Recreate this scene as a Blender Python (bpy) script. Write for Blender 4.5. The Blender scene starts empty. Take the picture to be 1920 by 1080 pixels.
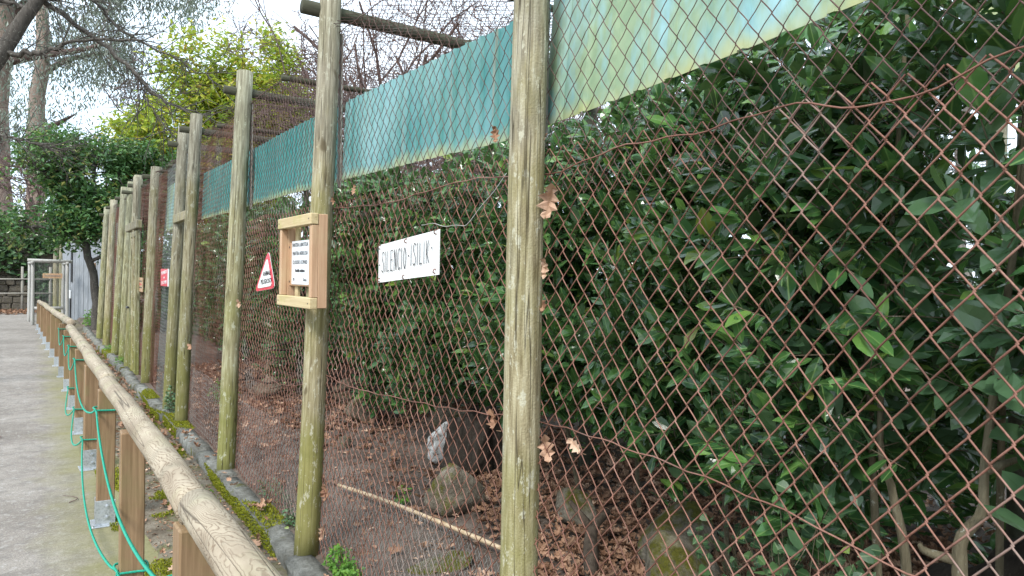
import bpy, bmesh, math, random
import numpy as np
from mathutils import Matrix, Vector, noise as mnoise

R = math.radians
rng = np.random.default_rng(7)
random.seed(7)
SC = bpy.context.scene
COL = SC.collection

# ------------------------------------------------------------------ camera
FOC = 1371.0
AZ, PIT, ROL = math.atan(892 / FOC), math.atan(17 / FOC), math.atan(.018)
fw = Vector((math.sin(AZ) * math.cos(PIT), math.cos(AZ) * math.cos(PIT), -math.sin(PIT)))
r0 = Vector((math.cos(AZ), -math.sin(AZ), 0))
u0 = r0.cross(fw)
up = u0 * math.cos(ROL) - r0 * math.sin(ROL)
rt = fw.cross(up)
cam_d = bpy.data.cameras.new('camera')
cam = bpy.data.objects.new('camera', cam_d)
COL.objects.link(cam)
cam.matrix_world = Matrix(((rt.x, up.x, -fw.x, 0), (rt.y, up.y, -fw.y, 0), (rt.z, up.z, -fw.z, 1.75), (0, 0, 0, 1)))
cam_d.sensor_width = 36
cam_d.lens = FOC / 1920 * 36
cam_d.clip_start = .05
cam_d.clip_end = 2000
SC.camera = cam
CAMP = np.array([0, 0, 1.75])

# ------------------------------------------------------------------ sky, sun, exposure
W = bpy.data.worlds.new('World')
SC.world = W
W.use_nodes = True
wn = W.node_tree
bgn = wn.nodes['Background']
sky = wn.nodes.new('ShaderNodeTexSky')
sky.sky_type = 'NISHITA'
sky.sun_disc = False
SUN_DIR = Vector((.55, .42, -.72)).normalized()      # the way the light travels
sky.sun_elevation = math.asin(-SUN_DIR.z)
sky.sun_rotation = math.atan2(-SUN_DIR.x, -SUN_DIR.y)
cl = wn.nodes.new('ShaderNodeTexNoise')
cl.inputs['Scale'].default_value = 2.2
cl.inputs['Detail'].default_value = 5
clr = wn.nodes.new('ShaderNodeValToRGB')
clr.color_ramp.elements[0].position = .3
clr.color_ramp.elements[0].color = (5.4, 6.9, 8.2, 1)
clr.color_ramp.elements[1].position = .7
clr.color_ramp.elements[1].color = (8.6, 9.4, 10.2, 1)
wmx = wn.nodes.new('ShaderNodeMix')
wmx.data_type = 'RGBA'
wmx.inputs[0].default_value = .86
wn.links.new(cl.outputs['Fac'], clr.inputs[0])
wn.links.new(sky.outputs[0], wmx.inputs[6])
wn.links.new(clr.outputs[0], wmx.inputs[7])
wn.links.new(wmx.outputs[2], bgn.inputs[0])
bgn.inputs[1].default_value = .1
sl = bpy.data.lights.new('sun', 'SUN')
sl.energy = 1.5
sl.angle = R(14)
sl.color = (1, .96, .9)
so = bpy.data.objects.new('sun', sl)
COL.objects.link(so)
so.rotation_euler = SUN_DIR.to_track_quat('-Z', 'Y').to_euler()
vs = SC.view_settings
vs.view_transform = 'Standard'
vs.look = 'None'
vs.exposure = 1.28
vs.gamma = 1
vs.use_curve_mapping = False
SC.render.engine = 'CYCLES'
SC.cycles.use_denoising = True
SC.cycles.max_bounces = 6
SC.cycles.diffuse_bounces = 3
SC.cycles.transparent_max_bounces = 4


# ------------------------------------------------------------------ mesh helpers
class MB:
    """collects vertices and faces, links them as one mesh object"""
    def __init__(s):
        s.v, s.q, s.t, s.a, s.b, s.n = [], [], [], [], [], 0

    def add(s, v, q=None, t=None, rnd=0., acr=0.):
        v = np.asarray(v, float).reshape(-1, 3)
        m = len(v)
        s.v.append(v)
        if q is not None and len(q): s.q.append(np.asarray(q, int).reshape(-1, 4) + s.n)
        if t is not None and len(t): s.t.append(np.asarray(t, int).reshape(-1, 3) + s.n)
        s.a.append(np.broadcast_to(np.asarray(rnd, float), (m,)))
        s.b.append(np.broadcast_to(np.asarray(acr, float), (m,)))
        s.n += m
        return s

    def box(s, lo, hi, M=None):
        x0, y0, z0 = lo
        x1, y1, z1 = hi
        v = np.array([(x0, y0, z0), (x1, y0, z0), (x1, y1, z0), (x0, y1, z0), (x0, y0, z1), (x1, y0, z1), (x1, y1, z1), (x0, y1, z1)], float)
        if M is not None: v = np.array([M @ Vector(p) for p in v])
        return s.add(v, [(0, 3, 2, 1), (4, 5, 6, 7), (0, 1, 5, 4), (1, 2, 6, 5), (2, 3, 7, 6), (3, 0, 4, 7)])

    def bbox(s, lo, hi, b=.004, M=None):
        """box with bevelled edges"""
        bm = bmesh.new()
        bmesh.ops.create_cube(bm, size=1)
        lo, hi = Vector(lo), Vector(hi)
        for v in bm.verts:
            v.co = Vector([(lo[i] + hi[i]) / 2 + v.co[i] * (hi[i] - lo[i]) for i in range(3)])
        bmesh.ops.bevel(bm, geom=bm.edges[:], offset=b, segments=1, affect='EDGES')
        vs_ = [M @ v.co if M is not None else v.co.copy() for v in bm.verts]
        bm.verts.index_update()
        q = [[v.index for v in f.verts] for f in bm.faces if len(f.verts) == 4]
        t = [[v.index for v in f.verts] for f in bm.faces if len(f.verts) == 3]
        bm.free()
        return s.add(vs_, q, t)

    def tube(s, pts, rad, k=6, cap=True, rnd=0.):
        P = np.asarray(pts, float)
        n = len(P)
        rad = np.broadcast_to(np.asarray(rad, float), (n,))
        T = np.gradient(P, axis=0)
        T /= np.linalg.norm(T, axis=1)[:, None] + 1e-12
        ref = np.array((0, 0, 1.)) if abs(T[:, 2]).mean() < .8 else np.array((1., 0, 0))
        A_ = np.cross(T, ref)
        A_ /= np.linalg.norm(A_, axis=1)[:, None] + 1e-12
        B_ = np.cross(T, A_)
        an = np.arange(k) * 2 * math.pi / k
        V = P[:, None] + rad[:, None, None] * (np.cos(an)[None, :, None] * A_[:, None] + np.sin(an)[None, :, None] * B_[:, None])
        i = np.arange(n - 1)[:, None] * k
        j = np.arange(k)[None]
        j2 = (j + 1) % k
        q = np.stack([i + j, i + k + j, i + k + j2, i + j2], -1).reshape(-1, 4)
        V = V.reshape(-1, 3)
        t = []
        if cap:
            V = np.vstack([V, P[0], P[-1]])
            a, b = n * k, n * k + 1
            t = [(a, jj, (jj + 1) % k) for jj in range(k)] + [(b, (n - 1) * k + (jj + 1) % k, (n - 1) * k + jj) for jj in range(k)]
        return s.add(V, q, t, rnd)

    def tubes(s, P, rad, k=4, refv=(1., 0, 0)):
        """P (wires, points, 3): many tubes at once"""
        nw, n, _ = P.shape
        T = np.gradient(P, axis=1)
        T /= np.linalg.norm(T, axis=2)[..., None] + 1e-12
        A_ = np.cross(T, np.asarray(refv, float))
        A_ /= np.linalg.norm(A_, axis=2)[..., None] + 1e-12
        B_ = np.cross(T, A_)
        an = np.arange(k) * 2 * math.pi / k
        V = P[:, :, None] + rad * (np.cos(an)[None, None, :, None] * A_[:, :, None] + np.sin(an)[None, None, :, None] * B_[:, :, None])
        w = np.arange(nw)[:, None, None] * n * k
        i = np.arange(n - 1)[None, :, None] * k
        j = np.arange(k)[None, None]
        j2 = (j + 1) % k
        q = np.stack([w + i + j, w + i + k + j, w + i + k + j2, w + i + j2], -1).reshape(-1, 4)
        return s.add(V.reshape(-1, 3), q)

    def leaves(s, P, D, N, L, Wd, tm, rnd):
        tv, tq, tt = tm
        n, m = len(P), len(tv)
        S = np.cross(D, N)
        S /= np.linalg.norm(S, axis=1)[:, None] + 1e-9
        N2 = np.cross(S, D)
        L = np.broadcast_to(L, (n,))
        Wd = np.broadcast_to(Wd, (n,))
        V = (P[:, None] + D[:, None] * (L[:, None] * tv[None, :, 0])[..., None] + S[:, None] * (Wd[:, None] * tv[None, :, 1])[..., None]
             + N2[:, None] * (L[:, None] * tv[None, :, 2])[..., None])
        off = np.arange(n)[:, None, None] * m
        q = (off + np.asarray(tq)[None]).reshape(-1, 4) if len(tq) else None
        t = (off + np.asarray(tt)[None]).reshape(-1, 3) if len(tt) else None
        return s.add(V.reshape(-1, 3), q, t, np.repeat(np.broadcast_to(rnd, (n,)), m), np.tile(np.abs(tv[:, 1]) * 2, n))

    def mesh(s, name, mat, smooth=False):
        me = bpy.data.meshes.new(name)
        v = np.vstack(s.v)
        q = np.vstack(s.q) if s.q else np.zeros((0, 4), int)
        t = np.vstack(s.t) if s.t else np.zeros((0, 3), int)
        me.vertices.add(len(v))
        me.vertices.foreach_set('co', v.ravel())
        me.loops.add(q.size + t.size)
        me.loops.foreach_set('vertex_index', np.concatenate([q.ravel(), t.ravel()]).astype(np.int32))
        me.polygons.add(len(q) + len(t))
        me.polygons.foreach_set('loop_start', np.concatenate([np.arange(len(q)) * 4, q.size + np.arange(len(t)) * 3]).astype(np.int32))
        me.polygons.foreach_set('use_smooth', np.full(len(q) + len(t), smooth))
        me.update(calc_edges=True)
        for nm, arr in (('rnd', s.a), ('acr', s.b)):
            at = me.attributes.new(nm, 'FLOAT', 'POINT')
            at.data.foreach_set('value', np.concatenate(arr).astype(np.float32))
        me.materials.append(MAT[mat])
        return me

    def build(s, name, mat, parent=None, smooth=False, loc=None, kind=None):
        return link(name, s.mesh(name, mat, smooth), parent, loc, kind)


def link(name, me, parent=None, loc=None, kind=None):
    o = bpy.data.objects.new(name, me)
    COL.objects.link(o)
    if loc is not None: o.location = loc
    if parent is not None: attach(o, parent)
    if kind: o['kind'] = kind
    return o


def attach(o, parent):
    o.parent = parent
    o.matrix_parent_inverse = (Matrix.Translation(parent.location) @ parent.rotation_euler.to_matrix().to_4x4()).inverted() if parent.parent is None else Matrix()


def tag(o, label, cat, group=None):
    o['label'] = label
    o['category'] = cat
    if group: o['group'] = group
    return o


def thing(name, label, cat, loc=(0, 0, 0), group=None):
    o = bpy.data.objects.new(name, None)
    o.empty_display_size = .1
    COL.objects.link(o)
    o.location = loc
    return tag(o, label, cat, group)


def smoothpath(pts, n=24):
    """Catmull-Rom through the points"""
    P = np.asarray(pts, float)
    Q = np.vstack([2 * P[0] - P[1], P, 2 * P[-1] - P[-2]])
    out = []
    m = len(P) - 1
    for u in np.linspace(0, m - 1e-6, n):
        i = int(u)
        f = u - i
        a, b, c, d = Q[i:i + 4]
        out.append(.5 * (2 * b + (c - a) * f + (2 * a - 5 * b + 4 * c - d) * f * f + (3 * b - a - 3 * c + d) * f ** 3))
    return np.array(out)


def nz(x, y, z=0, s=1., seed=0):
    return mnoise.noise(Vector((x * s + seed * 13.7, y * s - seed * 7.1, z * s + seed * 3.3)))


def unit(v):
    return v / (np.linalg.norm(v, axis=-1, keepdims=True) + 1e-12)


# ------------------------------------------------------------------ materials
MAT = {}


class NT:
    def __init__(s, name, rough=.6, spec=.5, metal=0.):
        m = bpy.data.materials.new(name)
        m.use_nodes = True
        MAT[name] = m
        s.m, s.nt = m, m.node_tree
        s.b = s.nt.nodes['Principled BSDF']
        s.b.inputs['Roughness'].default_value = rough
        s.b.inputs['Metallic'].default_value = metal
        s.b.inputs['Specular IOR Level'].default_value = spec

    def n(s, t):
        return s.nt.nodes.new('ShaderNode' + t)

    def l(s, a, b):
        s.nt.links.new(a, b)

    def vec(s, scale=(1, 1, 1), rot=(0, 0, 0), rand=True, kind='Object'):
        tc, mp = s.n('TexCoord'), s.n('Mapping')
        s.l(tc.outputs[kind], mp.inputs[0])
        mp.inputs['Scale'].default_value = scale
        mp.inputs['Rotation'].default_value = rot
        if rand:
            oi, mu = s.n('ObjectInfo'), s.n('Math')
            mu.operation = 'MULTIPLY'
            mu.inputs[1].default_value = 37.
            s.l(oi.outputs['Random'], mu.inputs[0])
            s.l(mu.outputs[0], mp.inputs['Location'])
        return mp.outputs[0]

    def noise(s, vec, scale=5., detail=4., rough=.55, dist=0.):
        t = s.n('TexNoise')
        s.l(vec, t.inputs['Vector'])
        t.inputs['Scale'].default_value = scale
        t.inputs['Detail'].default_value = detail
        t.inputs['Roughness'].default_value = rough
        t.inputs['Distortion'].default_value = dist
        return t.outputs['Fac']

    def ramp(s, fac, stops, interp='LINEAR'):
        r = s.n('ValToRGB')
        r.color_ramp.interpolation = interp
        e = r.color_ramp.elements
        while len(e) < len(stops): e.new(.5)
        for x, (p, c) in zip(e, stops):
            x.position = p
            x.color = (*c, 1) if isinstance(c, tuple) else (c, c, c, 1)
        s.l(fac, r.inputs[0])
        return r.outputs[0]

    def mix(s, fac, a, b, blend='MIX'):
        m = s.n('Mix')
        m.data_type = 'RGBA'
        m.blend_type = blend
        for sock, v in ((m.inputs[0], fac), (m.inputs[6], a), (m.inputs[7], b)):
            if hasattr(v, 'links'): s.l(v, sock)
            else: sock.default_value = v if not isinstance(v, tuple) else (*v, 1)
        return m.outputs[2]

    def math(s, op, a, b=0.):
        m = s.n('Math')
        m.operation = op
        for sock, v in ((m.inputs[0], a), (m.inputs[1], b)):
            if hasattr(v, 'links'): s.l(v, sock)
            else: sock.default_value = v
        return m.outputs[0]

    def attr(s, name):
        a = s.n('Attribute')
        a.attribute_name = name
        return a.outputs['Fac']

    def sep(s, vec, i):
        x = s.n('SeparateXYZ')
        s.l(vec, x.inputs[0])
        return x.outputs[i]

    def color(s, c):
        if hasattr(c, 'links'): s.l(c, s.b.inputs['Base Color'])
        else: s.b.inputs['Base Color'].default_value = (*c, 1)
        return s

    def bump(s, h, strength=.4, dist=.01):
        b = s.n('Bump')
        b.inputs['Strength'].default_value = strength
        b.inputs['Distance'].default_value = dist
        s.l(h, b.inputs['Height'])
        s.l(b.outputs[0], s.b.inputs['Normal'])
        return s

    def rough(s, r):
        s.l(r, s.b.inputs['Roughness'])
        return s


def make_materials():
    # weathered round fence posts: grey-tan wood with green algae and long cracks
    m = NT('post_wood', .85, .2)
    v = m.vec((1, 1, .08))
    v2 = m.vec((1, 1, 1))
    g = m.noise(v, 60, 5, .6)
    base = m.ramp(g, [(.3, (.15, .12, .07)), (.5, (.32, .28, .18)), (.68, (.50, .46, .34))])
    alg = m.noise(v2, 1.6, 5, .6)
    zz = m.sep(m.vec(rand=False), 2)
    low = m.math('MULTIPLY', m.math('SUBTRACT', 1.1, zz), .35)
    af = m.ramp(m.math('ADD', alg, m.math('MAXIMUM', low, -.05)), [(.42, 0.), (.72, .85)])
    algc = m.mix(m.noise(v2, 9, 3), (.16, .165, .04), (.29, .27, .10))
    c = m.mix(af, base, algc)
    wz = m.ramp(m.math('ADD', m.math('MULTIPLY', zz, .2), m.math('MULTIPLY', m.noise(m.vec((1, 1, .3)), 5, 5, .7), .9)), [(.84, 0.), (1.12, .6)])
    c = m.mix(wz, c, m.ramp(g, [(.3, (.17, .155, .13)), (.7, (.40, .385, .34))]))
    lich = m.ramp(m.noise(m.vec((1, 1, .45)), 30, 5, .75), [(.57, 0.), (.63, .8)])
    c = m.mix(lich, c, (.50, .49, .40))
    ck = m.ramp(m.noise(m.vec((1, 1, .018)), 34, 2, .4), [(.487, 0.), (.5, 1.), (.513, 0.)])
    c = m.mix(m.math('MULTIPLY', ck, .9), c, (.05, .04, .025))
    oi = m.n('ObjectInfo')
    c = m.mix(1., c, m.ramp(oi.outputs['Random'], [(0., (.74, .75, .72)), (.5, (1., .98, .92)), (1., (.88, .95, .84))]), 'MULTIPLY')
    kn = m.ramp(m.noise(m.vec((1, 1, .7)), 7, 2, .4), [(.72, 0.), (.76, .7)])
    c = m.mix(kn, c, (.10, .075, .04))
    m.color(c)
    m.bump(m.math('SUBTRACT', m.math('ADD', g, m.noise(v2, 140, 2)), ck), .5, .006)
    # dark weathered cross poles
    m = NT('pole_wood', .9, .2)
    g = m.noise(m.vec((.1, 1, 1)), 50, 5, .6)
    m.color(m.mix(m.noise(m.vec(), 6, 4), m.ramp(g, [(.3, (.035, .03, .024)), (.7, (.11, .098, .08))]), (.06, .07, .04)))
    m.bump(g, .5, .006)
    # peeled rail log: pale wood with wavy dark growth-ring lines
    m = NT('rail_wood', .7, .3)
    v = m.vec((1, .16, 1))
    h = m.math('ADD', m.noise(v, 9, 2, .45, .4), m.math('MULTIPLY', m.noise(m.vec((1, 1.3, 1)), 26, 2), .06))
    fr = m.math('FRACT', m.math('MULTIPLY', h, 30.))
    ln = m.ramp(fr, [(0., .0), (.30, .0), (.46, 1.), (.54, 1.), (.66, .0)])
    base = m.ramp(m.noise(m.vec((1, .25, 1)), 12, 5, .6), [(.3, (.25, .195, .135)), (.55, (.385, .32, .235)), (.8, (.47, .41, .31))])
    gr = m.ramp(m.noise(m.vec(), 2.2, 4), [(.5, 0.), (.7, .55)])
    base = m.mix(gr, base, (.37, .37, .21))
    lnm = m.math('MULTIPLY', ln, m.ramp(m.noise(m.vec(), 3.5, 3), [(.35, .35), (.6, .9)]))
    c = m.mix(lnm, base, (.17, .12, .075))
    c = m.mix(m.ramp(m.noise(m.vec(), 4.5, 6, .75), [(.52, 0.), (.7, .5)]), c, (.20, .18, .13))
    ck = m.ramp(m.noise(m.vec((1, .02, 1)), 15, 2, .4), [(.49, 0.), (.5, 1.), (.51, 0.)])
    c = m.mix(m.math('MULTIPLY', ck, .8), c, (.05, .035, .02))
    m.color(c)
    m.bump(m.math('SUBTRACT', m.math('MULTIPLY', ln, -.6), ck), .45, .005)
    # sawn red-brown posts of the railing, and pale boards of the notice frame
    for nm, a, b, gcol in (('timber', (.185, .115, .06), (.32, .21, .12), (.21, .19, .08)), ('pale_timber', (.42, .25, .145), (.56, .37, .235), (.52, .42, .25)),
                           ('yellow_timber', (.47, .36, .19), (.60, .49, .29), (.36, .36, .09)), ('grey_timber', (.20, .18, .15), (.36, .34, .30), (.26, .27, .2)),
                           ('plank_grey', (.20, .215, .235), (.33, .355, .385), (.2, .21, .21)), ('silver_timber', (.33, .32, .30), (.50, .49, .46), (.36, .37, .32))):
        m = NT(nm, .7, .3)
        v = m.vec((1, 1, .05)) if nm != 'yellow_timber' else m.vec((1, .05, 1))
        g = m.noise(v, 70, 4, .6)
        c = m.ramp(g, [(.3, a), (.7, b)])
        c = m.mix(m.ramp(m.noise(m.vec(), 5, 4), [(.5, 0.), (.75, .6)]), c, gcol)
        c = m.mix(m.ramp(m.noise(v, 22, 2), [(.62, 0.), (.7, .45)]), c, tuple(x * .45 for x in a))
        m.color(c)
        m.bump(g, .35, .003)
    # steel
    m = NT('steel', .42, .5, .75)
    vo = m.n('TexVoronoi')
    vo.inputs['Scale'].default_value = 60
    m.l(m.vec(), vo.inputs['Vector'])
    m.color(m.ramp(vo.outputs['Distance'], [(.1, (.42, .45, .48)), (.6, (.58, .61, .64))]))
    m.rough(m.ramp(m.noise(m.vec(), 30, 3), [(.3, .35), (.7, .6)]))
    # rusted wire
    for nm, a, b, c3 in (('rust_wire', (.075, .033, .022), (.235, .108, .075), (.30, .17, .13)), ('dark_wire', (.05, .028, .024), (.13, .07, .056), (.20, .14, .12)),
                         ('grey_wire', (.12, .13, .12), (.26, .27, .26), (.2, .15, .12)), ('zinc_wire', (.35, .35, .34), (.5, .5, .48), (.3, .22, .18))):
        m = NT(nm, .62, .4, .15)
        n1 = m.noise(m.vec(), 3.0, 5, .65)
        c = m.ramp(n1, [(.3, a), (.52, b), (.72, c3)])
        c = m.mix(m.ramp(m.noise(m.vec(), 160, 2), [(.5, 0.), (.7, .5)]), c, a)
        if nm in ('rust_wire', 'dark_wire'): c = m.mix(m.ramp(m.noise(m.vec(), 1.3, 4, .6), [(.57, 0.), (.67, .7)]), c, (.26, .235, .21))
        m.color(c)
    # rope
    m = NT('rope', .55, .4)
    m.color(m.mix(m.noise(m.vec(), 60, 3), (.0, .24, .155), (.03, .40, .27)))
    # teal sheet metal, paler in streaks and patches, green algae in places
    for nm, paleness, alg in (('teal_sheet', .62, .12), ('teal_sheet_deep', .16, .1), ('teal_sheet_pale', .85, .8)):
        m = NT(nm, .38, .5)
        v = m.vec((1, 1, .12))
        st = m.noise(v, 3.5, 4, .55)
        big = m.noise(m.vec(), 1.1, 3)
        f = m.ramp(m.math('ADD', m.math('MULTIPLY', st, .4), m.math('MULTIPLY', big, .7)), [(.45 - .25 * (paleness - .4), paleness * .15), (.70 - .25 * (paleness - .4), paleness)])
        c = m.mix(f, (.010, .185, .172), (.36, .57, .60))
        zc = m.attr('rnd')
        edge = m.ramp(m.math('ADD', zc, m.math('MULTIPLY', m.noise(m.vec(), 9, 4), .12)), [(.05, 1.), (.115, 0.)])
        af = m.math('MULTIPLY', m.ramp(m.noise(m.vec((1, 1.0, .35)), 4.0, 5, .65), [(.46 - .10 * alg, 0.), (.62 - .10 * alg, 1.)]), alg)
        c = m.mix(af, c, m.mix(m.noise(m.vec(), 16, 4), (.17, .28, .12), (.36, .41, .20)))
        c = m.mix(m.math('MULTIPLY', edge, .75), c, (.42, .42, .17))
        rs = m.ramp(m.noise(m.vec((1, 1, .05)), 16, 3, .6), [(.63, 0.), (.70, .55)])
        c = m.mix(rs, c, (.30, .25, .17))
        m.color(c)
        m.rough(m.ramp(st, [(.3, .3), (.7, .55)]))
    # signs
    m = NT('sign_white', .35, .5)
    c = m.mix(m.ramp(m.noise(m.vec((1, 1, .3)), 9, 5, .7), [(.5, 0.), (.75, .4)]), (.80, .80, .79), (.55, .52, .46))
    m.color(c)
    NT('sign_red', .35, .5).color((.60, .012, .035))
    NT('ink', .5, .3).color((.012, .012, .014))
    NT('ink_grey', .5, .3).color((.05, .05, .055))
    m = NT('paper', .25, .5)
    m.color(m.mix(m.noise(m.vec(), 14, 3), (.70, .74, .77), (.80, .82, .83)))
    NT('orange_paint', .5).color((.75, .30, .03))
    NT('dark_plastic', .4).color((.03, .03, .032))
    NT('white_plastic', .4).color((.7, .72, .73))
    # concrete path
    m = NT('concrete', .9, .25)
    v = m.vec(rand=False)
    c = m.ramp(m.noise(v, .9, 6, .65), [(.32, (.205, .175, .145)), (.5, (.305, .268, .232)), (.68, (.39, .352, .308))])
    c = m.mix(m.ramp(m.noise(v, 110, 3, .7), [(.42, .6), (.58, 0.)]), c, (.11, .10, .09))
    c = m.mix(m.ramp(m.noise(v, 38, 4, .7), [(.54, 0.), (.64, .6)]), c, (.42, .40, .375))
    c = m.mix(m.ramp(m.noise(v, 6, 5, .7), [(.38, .55), (.52, 0.)]), c, (.15, .135, .12))
    c = m.mix(m.ramp(m.noise(v, 11, 5, .75), [(.55, 0.), (.66, .5)]), c, (.42, .405, .38))
    xx = m.sep(v, 0)
    near = m.ramp(m.math('ADD', xx, m.math('MULTIPLY', m.noise(v, 1.7, 5, .65), .9)), [(.45, 0.), (.92, .8)])
    c = m.mix(near, c, m.mix(m.noise(v, 30, 3), (.15, .145, .045), (.30, .28, .13)))
    ck = m.ramp(m.noise(v, 1.1, 3, .5, .6), [(.4965, 0.), (.5, 1.), (.5035, 0.)])
    c = m.mix(m.math('MULTIPLY', ck, .0), c, (.09, .08, .07))
    m.color(c)
    m.bump(m.math('ADD', m.noise(v, 160, 3), m.math('MULTIPLY', m.noise(v, 12, 4), 1.2)), .5, .006)
    # soils
    for nm, cols in (('soil', ((.065, .052, .043), (.145, .115, .094), (.235, .195, .162))), ('verge_soil', ((.09, .07, .05), (.19, .16, .12), (.29, .26, .21))),
                     ('ground', ((.08, .06, .035), (.15, .11, .07), (.22, .17, .11)))):
        m = NT(nm, .95, .15)
        v = m.vec(rand=False)
        c = m.ramp(m.noise(v, 4, 8, .7), [(.3, cols[0]), (.5, cols[1]), (.72, cols[2])])
        if nm == 'verge_soil':
            c = m.mix(m.ramp(m.noise(v, 2.6, 5, .65), [(.5, 0.), (.64, .8)]), c, (.11, .12, .025))
        c = m.mix(m.ramp(m.noise(v, 70, 3), [(.6, 0.), (.7, .5)]), c, cols[2])
        m.color(c)
        m.bump(m.noise(v, 45, 6, .7), .8, .02)
    # stones
    for nm, a, b, ms in (('kerb_stone', (.15, .145, .12), (.37, .37, .335), .95), ('rock', (.13, .11, .08), (.36, .32, .25), 1.), ('wall_stone', (.09, .08, .065), (.22, .19, .155), .4), ('pale_rock', (.12, .095, .065), (.33, .27, .20), .5)):
        m = NT(nm, .9, .25)
        v = m.vec()
        c = m.ramp(m.noise(v, 9, 6, .65), [(.3, a), (.7, b)])
        ge = m.n('NewGeometry')
        nzv = m.sep(ge.outputs['Normal'], 2)
        mo = m.ramp(m.math('ADD', m.noise(v, 5, 5, .65), m.math('MULTIPLY', nzv, .12 if nm == 'rock' else -.06)), [(.53, 0.), (.64, ms)])
        c = m.mix(mo, c, m.mix(m.noise(v, 60, 3), (.07, .075, .008), (.20, .19, .03)))
        m.color(c)
        c2 = m.mix(m.ramp(m.noise(v, 45, 5, .75), [(.5, 0.), (.64, .55)]), c, tuple(x * .5 for x in a))
        m.color(m.mix(m.ramp(m.noise(v, 3, 6, .7), [(.55, 0.), (.68, .6)]), c2, tuple(min(1, x * 1.35) for x in b)))
        m.bump(m.noise(v, 14, 8, .75), 1., .05)
    m = NT('moss', .95, .1)
    m.color(m.ramp(m.attr('rnd'), [(0., (.08, .10, .008)), (.5, (.21, .23, .02)), (1., (.36, .34, .05))]))
    # bark
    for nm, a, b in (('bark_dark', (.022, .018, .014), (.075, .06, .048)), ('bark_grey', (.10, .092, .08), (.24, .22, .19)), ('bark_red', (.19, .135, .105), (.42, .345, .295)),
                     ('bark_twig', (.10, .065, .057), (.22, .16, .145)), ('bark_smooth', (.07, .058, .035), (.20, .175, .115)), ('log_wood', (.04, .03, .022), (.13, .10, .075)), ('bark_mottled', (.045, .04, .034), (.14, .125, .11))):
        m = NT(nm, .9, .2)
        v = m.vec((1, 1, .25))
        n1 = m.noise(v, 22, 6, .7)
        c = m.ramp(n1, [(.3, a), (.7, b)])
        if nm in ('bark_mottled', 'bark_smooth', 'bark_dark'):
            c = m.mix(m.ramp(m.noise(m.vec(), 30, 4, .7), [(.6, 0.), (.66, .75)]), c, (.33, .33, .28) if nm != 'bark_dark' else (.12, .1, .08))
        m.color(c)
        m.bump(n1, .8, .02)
    m = NT('lichen_white', .9, .2)
    m.color(m.ramp(m.noise(m.vec(), 22, 5, .7), [(.38, (.13, .11, .09)), (.5, (.52, .52, .5)), (.7, (.68, .68, .66))]))
    m = NT('bamboo', .5, .4)
    m.color(m.ramp(m.noise(m.vec((1, 1, .2)), 30, 4), [(.3, (.40, .27, .15)), (.7, (.62, .50, .34))]))

    # leaves
    def leafmat(nm, stops, rough=.34, rib=None, trans=.25, coat=0., under=None):
        m = NT(nm, rough, .5)
        c = m.ramp(m.attr('rnd'), stops)
        c = m.mix(m.ramp(m.noise(m.vec(), 14, 3), [(.35, .3), (.6, 0.)]), c, tuple(x * .6 for x in stops[len(stops) // 2][1]))
        if rib: c = m.mix(m.ramp(m.attr('acr'), [(0., .8), (.14, .0)]), c, rib)
        ge = m.n('NewGeometry')
        if under: c = m.mix(ge.outputs['Backfacing'], c, under)
        m.color(c)
        tr = m.n('BsdfTranslucent')
        m.l(m.mix(.45, c, (.25, .40, .06)), tr.inputs[0])
        ms = m.n('MixShader')
        ms.inputs[0].default_value = trans
        m.l(m.b.outputs[0], ms.inputs[1])
        m.l(tr.outputs[0], ms.inputs[2])
        m.l(ms.outputs[0], m.nt.nodes['Material Output'].inputs[0])
        return m
    leafmat('laurel', [(0., (.016, .052, .022)), (.4, (.036, .108, .038)), (.75, (.08, .20, .055)), (.92, (.17, .31, .065)), (.985, (.20, .26, .04)), (1., (.32, .22, .08))], .17, (.20, .32, .10), .18, under=(.07, .135, .065))
    leafmat('ivy', [(0., (.020, .055, .028)), (.5, (.045, .105, .045)), (.9, (.09, .18, .06)), (1., (.25, .32, .06))], .45, (.2, .28, .14), .15)
    leafmat('weed', [(0., (.06, .16, .02)), (.5, (.11, .27, .03)), (1., (.22, .40, .06))], .55, None, .35)
    leafmat('evergreen', [(0., (.03, .095, .034)), (.5, (.07, .17, .055)), (.9, (.15, .28, .08)), (1., (.30, .30, .09))], .30, None, .18)
    leafmat('yellow_green', [(0., (.20, .32, .04)), (.45, (.42, .52, .06)), (.8, (.64, .62, .08)), (.95, (.72, .58, .07)), (1., (.5, .30, .06))], .5, None, .42)
    leafmat('eucalypt', [(0., (.15, .18, .16)), (.5, (.25, .29, .25)), (1., (.36, .39, .34))], .5, None, .25)
    leafmat('hazel', [(0., (.10, .13, .05)), (.5, (.18, .2, .08)), (1., (.3, .27, .12))], .6, None, .3)
    m = NT('dry_leaf', .75, .25)
    c = m.ramp(m.attr('rnd'), [(0., (.10, .055, .035)), (.35, (.26, .14, .085)), (.7, (.44, .265, .175)), (1., (.58, .42, .31))])
    c = m.mix(m.ramp(m.attr('acr'), [(0., .5), (.2, 0.)]), c, (.40, .26, .16))
    c = m.mix(m.ramp(m.noise(m.vec(), 40, 4), [(.5, 0.), (.7, .5)]), c, (.09, .045, .025))
    m.color(c)


make_materials()

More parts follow.
